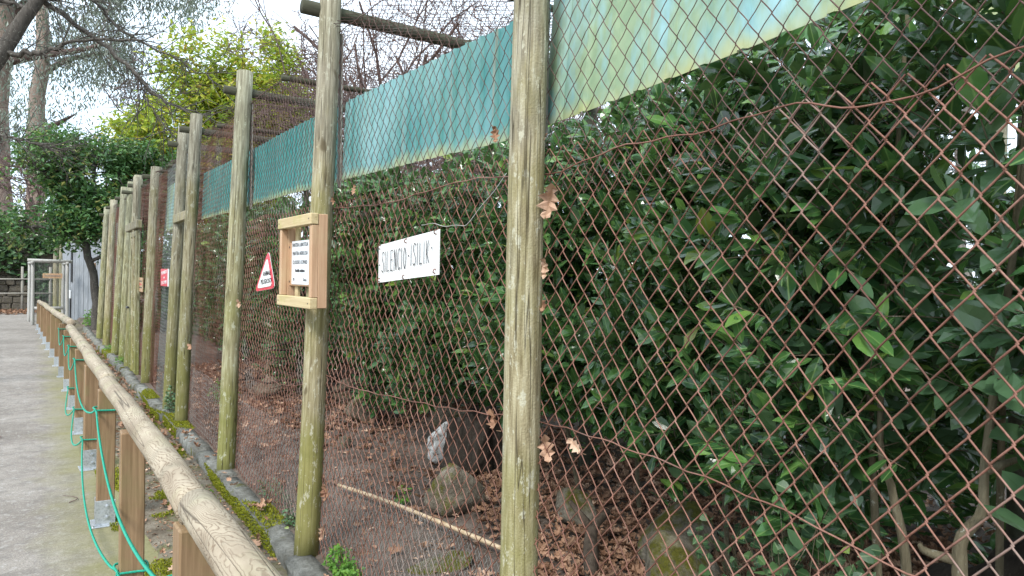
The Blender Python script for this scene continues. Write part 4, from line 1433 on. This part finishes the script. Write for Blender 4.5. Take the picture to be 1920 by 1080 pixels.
for (p, s_, lab, sd) in CAUGHT:
    rr = np.random.default_rng(sd)
    D = unit(np.array([[rr.normal() * .15, rr.normal() * .5, rr.choice([-1., 1.])]]))
    N = unit(np.array([[-1., -.8 + rr.normal() * .3, rr.normal() * .3]]))
    N = unit(N - D * (N * D).sum())
    mb = MB()
    tv, tq, tt = LOBED[1 + sd % 3]
    tv = tv.copy()
    tv[:, 0] -= .5
    tv[:, 2] += rr.normal(size=len(tv)) * .04
    s_ *= .72
    mb.leaves(np.array([[0., 0, 0]]), D, N, s_, s_ * .7, (tv, tq, tt), .35 + .6 * rr.random())
    mb.tube(np.array([D[0] * s_ * .5, D[0] * s_ * .75 + rr.normal(size=3) * .01]), .0015, 4)
    tag(mb.build('dry_leaf', 'dry_leaf', None, False, p), lab, 'dry leaf', 'dry leaves caught on the fence')

# ------------------------------------------------------------------ trees and far background
def limb_tree(name, label, base, trunk, lobes, nclus, per, lsize, lw, leafmat, bark, seed, droop=0., spread=.35, tw_r=.012, grp=None, dens=-.2, nscale=.6, cat='tree'):
    """trunk polyline (pts, radii), main limbs to the lobes, twigs to leaf clusters"""
    rr = np.random.default_rng(seed)
    root = thing(name, label, cat, base, grp)
    tp, trad = trunk
    Pm = smoothpath(tp, 26)
    ra = np.interp(np.linspace(0, 1, 26), np.linspace(0, 1, len(trad)), trad)
    Pm[1:-1] += rr.normal(size=(24, 3)) * ra[1:-1, None] * .12
    MB().tube(Pm, ra, 14).build('trunk', bark, root, True)
    skel = [Pm]
    mb = MB()
    lobes = [(np.array(c, float), np.array(r, float)) for c, r in lobes]
    for c, r in lobes:
        d = np.linalg.norm(Pm - c, axis=1) + .8 * np.maximum(0, Pm[:, 2] - c[2] + r[2])
        i = int(np.argmin(d))
        b = Pm[i]
        e = c + rr.normal(size=3) * r * .2
        P = smoothpath([b, b * .6 + e * .4 + rr.normal(size=3) * .15 + (0, 0, .15 * r[2]), e, e + (e - b) * .25 + rr.normal(size=3) * .2], 14)
        mb.tube(P, np.linspace(ra[i] * .55, tw_r, 14), 7)
        skel.append(P)
    SK = np.vstack(skel)
    vol = np.array([r[0] * r[1] * r[2] for c, r in lobes])
    k = rr.choice(len(lobes), nclus, p=vol / vol.sum())
    dd = rand_dirs(rr, nclus)
    T = np.array([lobes[i][0] for i in k]) + dd * np.array([lobes[i][1] for i in k]) * (rr.uniform(.1, 1, nclus) ** .5)[:, None]
    T = T[np.array([nz(*p, nscale, seed) > dens for p in T])]
    for p in T:
        q_ = SK[np.argmin(((SK - p) ** 2).sum(1) + 2 * np.maximum(0, SK[:, 2] - p[2]))]
        mid = (p + q_) / 2 + rr.normal(size=3) * .12 + (0, 0, .08)
        mb.tubes(np.array([[q_, mid, p]]), tw_r * .5, 3, (.31, .22, .92))
    mb.build('branches', bark if bark != 'bark_red' else 'bark_twig', root, True, kind='stuff')
    if per:
        n = len(T)
        P = np.repeat(T, per, 0) + rr.normal(size=(n * per, 3)) * spread * (np.array((1, 1, 1 + 1.2 * droop)))
        P[:, 2] -= droop * spread
        m = len(P)
        D = unit(rr.normal(size=(m, 3)) * (1, 1, .6) + np.array((0, 0, -1.6 * droop)))
        N = unit(np.array((0, 0, 1.)) + rr.normal(size=(m, 3)) * .6)
        N = unit(N - D * (N * D).sum(1)[:, None])
        L = lsize * rr.uniform(.6, 1.3, m)
        lv = MB()
        lv.leaves(P, D, N, L, L * lw, SIMPLE, np.clip(rr.beta(2, 2, m) + .22 * np.repeat(rr.normal(size=n), per), 0, 1))
        lv.build('crown', leafmat, root, False)
    return root


def bare_tree(name, label, base, h, r, seed, spread=.5, bark='bark_twig', levels=5, lean=(0, 0), grp=None, nk=(3, 4), droop=0.):
    rr = np.random.default_rng(seed)
    root = thing(name, label, 'tree', base, grp)
    tm, mb = MB(), MB()

    def grow(p, d, L, rad, lev):
        n = 7 if lev < 2 else 4
        P = [p]
        for i in range(n):
            d = unit(d + rr.normal(size=3) * (.10 + .05 * lev) + np.array((0, 0, .05 - droop * lev * .05)))
            P.append(P[-1] + d * L / n)
        P = np.array(P)
        rads = np.linspace(rad, rad * .55, n + 1)
        (tm if lev == 0 else mb).tube(P, rads, 10 if lev == 0 else (6 if lev < 2 else 3), lev < 1)
        if lev >= levels: return
        for _ in range(rr.integers(nk[0], nk[1] + 1) + (3 if lev == 0 else 0)):
            t = rr.uniform(.35 if lev == 0 else .2, 1)
            q_ = P[min(n, int(t * n))]
            side = unit(np.cross(d, rr.normal(size=3)))
            grow(q_, unit(d * (1 - spread * .6) + side * spread * rr.uniform(.6, 1.3)), L * rr.uniform(.48, .72), max(.00045 * math.hypot(base[0], base[1]), rad * rr.uniform(.36, .55)), lev + 1)
    grow(np.array(base, float), unit(np.array((lean[0], lean[1], 1.))), h * .5, r, 0)
    tm.build('trunk', bark, root, True)
    mb.build('branches', bark, root, True, kind='stuff')
    return root


# evergreen tree beyond the end of the fence
limb_tree('evergreen_tree', 'dark glossy evergreen tree overhanging the path beyond the last posts', (1.45, 24.2, -.2), ([(1.45, 24.2, -.3), (1.42, 24.2, 1.4), (1.2, 24.1, 2.4), (1.3, 24.3, 3.6), (1.4, 24.4, 5.0)], [.13, .11, .10, .08, .04]),
          [((1.7, 24.4, 3.9), (1.5, 1.4, 1.4)), ((.3, 24, 4.7), (1.1, 1.2, .95)), ((2.9, 24.8, 4.4), (1.3, 1.4, 1.4)), ((.0, 23.8, 3.0), (.9, 1.0, .55)), ((.9, 24.2, 3.2), (1.0, 1.1, .8)), ((1.4, 24.4, 5.0), (1.5, 1.3, .8)), ((-.75, 24, 3.0), (.6, .8, .35)), ((1.65, 23.9, 2.5), (.5, .7, .5))],
          1300, 30, .15, .5, 'evergreen', 'bark_mottled', 5, .15, .15, .02, dens=-.1, nscale=1.3)
# yellow-green tree behind the enclosure
limb_tree('yellow_green_tree', 'yellow green tree rising behind the enclosure', (5.4, 27, 0), ([(5.4, 27, -.4), (5.3, 27, 3), (5.2, 27, 6), (5.3, 27, 9)], [.22, .18, .12, .04]),
          [((5.0, 27, 7.0), (2.0, 1.8, 1.7)), ((6.3, 27, 7.7), (1.5, 1.6, 1.6)), ((3.4, 26.6, 6.0), (1.5, 1.5, 1.4)), ((7.2, 27, 9.6), (.7, .8, 1.3)), ((4.9, 27, 9.2), (1.1, 1.0, 1.0)), ((3.7, 26.5, 4.6), (1.8, 1.5, 1.4)), ((7.8, 27, 7.2), (1.3, 1.4, 1.7)), ((5.6, 27, 4.6), (2.2, 1.6, 1.6)), ((3.9, 27, 8.6), (.6, .8, .8)), ((6.0, 27, 9.0), (.8, .8, .9))],
          1700, 34, .21, .48, 'yellow_green', 'bark_grey', 8, .1, .24, .018, dens=-.1, nscale=1.0)
# hazel-brown tree right of it, behind the roof net
limb_tree('olive_tree', 'olive and brown tree behind the roof net between second and third posts', (9.6, 25, 0), ([(9.6, 25, -.4), (9.6, 25, 3), (9.7, 25, 6)], [.16, .12, .05]),
          [((9.4, 25, 5.6), (2.4, 1.6, 1.5)), ((8.2, 25, 4.6), (1.8, 1.5, 1.5)), ((11.2, 25, 4.6), (1.8, 1.5, 1.4)), ((12.6, 24, 6.0), (1.3, 1.4, 1.3))], 420, 18, .13, .45, 'hazel', 'bark_twig', 9, .1, .28, .015, dens=-.1, nscale=.8)
# dark tops right of the centre
limb_tree('evergreen_tree', 'dark evergreen top showing above the teal sheet at the nearest post', (11.5, 17.5, 0), ([(11.5, 17.5, -.4), (11.4, 17.5, 4), (11.5, 17.5, 7.8)], [.18, .13, .05]),
          [((11.4, 17.5, 8.1), (1.2, 1.2, 1.0)), ((11.9, 17.4, 6.9), (1.4, 1.2, 1.1))], 160, 16, .13, .45, 'evergreen', 'bark_twig', 10, .1, .25, .015, dens=0., nscale=1.2)
# eucalypts far left
def eucalypt(label, x, y, r, h, lobes, seed, ncl):
    limb_tree('eucalyptus_tree', label, (x, y, 0), ([(x, y, .1), (x + .1, y, 1.2), (x - .1, y, h * .35), (x + .25, y, h * .65), (x + .1, y, h)], [r * 1.35, r, r * .85, r * .6, r * .2]), lobes, ncl, 50, .30, .22, 'eucalypt', 'bark_red', seed, 1., .36, .03, dens=.10, nscale=.55)


eucalypt('leftmost huge eucalyptus trunk with drooping grey foliage above', -1.75, 46, .72, 24, [((-2.5, 45, 17), (4, 3, 2.6)), ((2.5, 45, 17.2), (3.2, 3, 2.4)), ((-1, 44, 12.6), (2.5, 2, 1.4)), ((1.8, 44, 13.3), (2.4, 2, 1.6)), ((6, 45, 18), (3, 2.5, 1.7)), ((-1.5, 44, 9.4), (1.6, 2, 1.3))], 21, 560)
eucalypt('second slimmer eucalyptus trunk just right of the leftmost', -.05, 50, .55, 25, [((3, 49, 14.5), (2.6, 2.2, 1.8)), ((6.5, 49, 19.6), (3.6, 2.2, 1.5)), ((9.5, 49, 20), (2.4, 2, 1.3)), ((1.5, 48, 10.3), (2, 2, 1.2))], 22, 300)

# bare winter trees on the skyline
for i, (x, y, h, r, sp, lab) in enumerate(((3.5, 42, 17, .22, .55, 'tall bare tree behind the evergreen, left of the yellow green tree'), (9.5, 36, 21, .24, .5, 'bare tree with upright twigs behind the yellow green tree'), (14.5, 34, 21, .24, .5, 'bare tree left of the second post on the skyline'),
                                           (17.5, 27, 19, .22, .55, 'bare tree above the teal sheet between the first two posts'), (17, 18, 15, .2, .6, 'bare tree behind the roof net above the nearest post'), (1.0, 40, 11, .14, .6, 'thin bare tree beside the eucalyptus trunks'), (24, 24, 17, .2, .55, 'pinkish bare tree far behind the roof net'),
                                           (16.5, 7.5, 13, .16, .55, 'slender bare tree seen through the mesh at the right edge'), (13, 9.5, 13, .16, .55, 'bare tree seen through the shrub top right of the nearest post'), (8.6, 19, 12, .13, .6, 'bare twiggy tree over the roof net right of the second post'), (10.6, 15.5, 12.5, .13, .6, 'bare twiggy tree over the roof net left of the nearest post'), (12.8, 21, 15, .15, .6, 'tallest bare tree in the middle above the teal sheet'), (10.2, 22, 15, .14, .6, 'bare twiggy tree just right of the head of the second post'), (13.5, 14.2, 13.5, .13, .6, 'bare twiggy tree just left of the head of the nearest post'))):
    bare_tree('bare_tree', lab, (x, y, -.2), h, r, 60 + i, sp, 'bark_twig' if i not in (7,) else 'bark_grey', 5, (0, 0), 'bare winter trees', (3, 4), .25)

# old tree left of the path whose boughs reach into the top left corner
S = 1.4
def far(p): return tuple(CAMP + (np.array(p) - CAMP) * S)
ot = thing('overhanging_tree', 'dark lichened bough and bare branches reaching in at top left', 'tree', (-2.9, 13.4, -.1))
MB().tube(smoothpath([(-2.9, 13.4, -.2), (-2.7, 13.3, 1.2), far((-1.16, 9.12, 2.63)), far((-.56, 8.74, 3.41)), far((-.31, 8.58, 3.80)), far((-.12, 8.47, 4.16)), far((.01, 8.39, 4.39)), far((.15, 8.30, 4.80)), far((.2, 8.2, 5.6))], 40), np.linspace(.15, .052, 40), 14).build('trunk', 'bark_mottled', ot, True)
rr = np.random.default_rng(77)
for pts, ra, rb in (([(-.29, 8.56, 3.80), (-.05, 8.42, 3.84), (.12, 8.31, 3.87), (.33, 8.17, 3.96), (.84, 7.84, 3.97)], .042, .014), ([(-.02, 8.40, 4.38), (.43, 8.46, 4.11), (.75, 8.25, 3.80), (.95, 8.12, 3.54), (1.15, 7.98, 3.41), (1.47, 7.78, 3.34)], .04, .008),
                    ([(.10, 8.30, 4.75), (.50, 8.6, 4.46), (.82, 8.57, 4.19), (1.20, 8.32, 3.98), (1.62, 8.04, 3.68)], .028, .006), ([(-.85, 8.9, 2.95), (-.30, 8.57, 3.03), (-.05, 8.40, 2.97), (.2, 8.32, 2.93)], .022, .005),
                    ([(.75, 8.25, 3.80), (.85, 8.19, 3.67), (.95, 8.11, 3.38), (1.16, 7.98, 3.09)], .02, .005), ([(-.02, 8.40, 4.36), (.16, 8.29, 4.36), (.46, 8.10, 4.48)], .03, .015), ([(-.06, 8.43, 4.25), (-.3, 8.5, 4.30), (-.6, 8.6, 4.33)], .03, .02)):
    P = smoothpath([far(p) for p in pts], 22)
    P[1:-1] += rr.normal(size=(20, 3)) * .015
    MB().tube(P, np.linspace(ra, rb, 22), 8).build('bough', 'bark_mottled', ot, True)
    tw = MB()
    for j in range(4, 22):
        for _ in range(2):
            d = unit(unit(P[min(21, j + 1)] - P[j - 1]) * .7 + rr.normal(size=3) * .6)
            e1 = P[j] + d * rr.uniform(.2, .5)
            e2 = e1 + unit(d + rr.normal(size=3) * .5) * rr.uniform(.2, .5)
            tw.tube(np.array([P[j], e1, e2]), [.007, .005, .002], 4, False)
            for _ in range(2):
                e3 = e1 + unit(d + rr.normal(size=3) * .8) * rr.uniform(.15, .4)
                tw.tube(np.array([e1, e3]), [.004, .002], 3, False)
    tw.build('twigs', 'bark_mottled', ot, True, kind='stuff')

# grey plank shed beyond the evergreen
shed = thing('plank_shed', 'grey vertical plank wall of a shed beyond the fence', 'shed', (1.4, 31, -.3))
a, b = np.array((.80, 31.6)), np.array((2.35, 29.2))
npk = 12
dirv = (b - a) / np.linalg.norm(b - a)
ang = math.atan2(dirv[1], dirv[0])
wpl = np.linalg.norm(b - a) / npk
for i in range(npk):
    c = a + dirv * (i + .5) * wpl
    o = MB().bbox((-wpl / 2 + .006, -.012, 0), (wpl / 2 - .006, .012, 3.5 + random.uniform(-.03, .03)), .004).build('plank', 'plank_grey', shed, False, (c[0] + random.uniform(-.01, .01), c[1], -.35))
    o.rotation_euler = (0, 0, ang)
o = MB().box((0, .03, 0), (np.linalg.norm(b - a), .08, 3.4)).build('backing', 'plank_grey', shed, False, (a[0], a[1], -.36))
o.rotation_euler = (0, 0, ang)
for t, z0, z1, w, mt in ((.2, 1.35, 2.5, .03, 'dark_plastic'), (.18, -.3, .75, .02, 'dark_plastic'), (.17, .75, 1.05, .06, 'white_plastic'), (.62, 1.75, 2.05, .06, 'pale_timber')):
    c = a + dirv * np.linalg.norm(b - a) * t
    o = MB().bbox((-w, -.06, 0), (w, -.02, z1 - z0), .004).build('wall_fitting', mt, shed, False, (c[0], c[1], z0))
    o.rotation_euler = (0, 0, ang)

# timber cage frame at the far end of the railing
cg = thing('timber_cage', 'grey timber frame with wire mesh and a small sign at the end of the railing', 'cage', (.35, 29.5, -.25))
for x, y in ((-.1, 28.4), (.86, 28.4), (-.2, 30.4), (.8, 30.4)):
    link('post', pole_mesh('post', 2.35, .055, .05, 'silver_timber', k=10, rings=6, seed=x + y), cg, (x, y, -.27))
for p, q_ in (((-.25, 28.4, 2.08), (1.0, 28.4, 2.06)), ((-.25, 30.4, 2.08), (.95, 30.4, 2.06)), ((-.12, 28.2, 2.0), (-.22, 30.6, 2.0)), ((.86, 28.2, 2.0), (.8, 30.6, 2.0)), ((-.05, 28.36, .52), (.75, 28.36, .52))):
    MB().tube([p, q_], .05, 8).build('rail', 'silver_timber', cg, True)
mb = MB()
for i in range(22):
    x = -.08 + i * .042
    mb.tube([(x, 28.41, -.2), (x, 28.41, 2.0)], .003, 3, False)
for i in range(48):
    z = -.15 + i * .045
    mb.tube([(-.08, 28.41, z), (.85, 28.41, z)], .003, 3, False)
mb.build('wire_mesh', 'grey_wire', cg, kind='stuff')
o = MB().bbox((.17, 28.33, 1.50), (.72, 28.35, 1.66), .003).build('sign_board', 'pale_timber', cg)
MB().box((.22, 28.325, 1.56), (.67, 28.329, 1.60)).build('lettering', 'bark_red', o)
for x, y, hh in ((.62, 33, 3.3), (.82, 33.4, 3.25), (.98, 33, 3.1)):
    tag(link('timber_post', pole_mesh('timber_post', hh + .3, .09, .085, 'post_wood', k=10, rings=6, seed=x), None, (x, y, -.3)), {.62: 'left one of the three pale posts behind the timber cage', .82: 'middle one of the three pale posts behind the timber cage', .98: 'right one of the three pale posts, next to the grey shed'}[x], 'post', 'pale posts behind the cage')

# stone retaining wall at the far end, of separate stones
wl = thing('stone_wall', 'old rough stone wall closing the view at the far end of the path', 'wall', (.5, 38, -.2))
smv = []
for i in range(8):
    bm = bmesh.new()
    bmesh.ops.create_cube(bm, size=1)
    bmesh.ops.bevel(bm, geom=bm.edges[:], offset=.12, segments=1, affect='EDGES')
    for v in bm.verts: v.co += Vector((nz(*v.co, 2.2, i), nz(*v.co, 2.2, i + 20), nz(*v.co, 2.2, i + 40))) * .12
    me = bpy.data.meshes.new('stone')
    bm.to_mesh(me)
    bm.free()
    me.materials.append(MAT['wall_stone'])
    smv.append(me)
z = -.3
while z < 3.6:
    hh = random.uniform(.2, .32)
    x = -2.4 + random.uniform(-.2, .1)
    while x < 3.6:
        w = random.uniform(.28, .6)
        o = link('stone', random.choice(smv), wl, (x + w / 2, 38.3 + random.uniform(-.04, .04), z + hh / 2))
        o.scale = (w * 1.0, .4, hh * 1.0)
        x += w
    z += hh
MB().box((-2.6, 38.4, -.4), (3.8, 38.9, 3.5)).build('core', 'ground', wl)
leafy_plant('ivy', 'dark ivy hanging over the far stone wall', 'ivy', [((-.6, 38.0, 2.4), (1.0, .25, 1.0)), ((-1.9, 38.0, 2.2), (.8, .25, 1.6)), ((.9, 38, 3.1), (1.2, .25, .8)), ((.2, 38, 1.2), (.5, .2, .8))], 520, .2, .8, 'ivy', ROUND, 14, False)
# dead leaves and bank at the far end of the path
o = litter('bank_leaves', 900, lambda rr, n: np.column_stack([rr.uniform(-3.5, .3, n), rr.uniform(35, 40, n)]), (.1, .22), (.1, .8), .03, 9, lambda x, y: max(zg(x, y), zpath(y)) + .02)
tag(o, 'brown fallen leaves on the bank at the far end of the path', 'leaf litter')
fl = thing('rail_fence', 'low rustic rail fence in front of the far stone wall', 'fence', (-.4, 37, .3))
for x in (-1.6, -.5, .5):
    MB().tube([(x, 37.2, -.3), (x, 37.2, 1.9)], .05, 7).build('post', 'grey_timber', fl, True)
for z in (.75, 1.35):
    MB().tube([(-2.4, 37.15, z), (.7, 37.15, z + .03)], .035, 6).build('rail', 'grey_timber', fl, True)
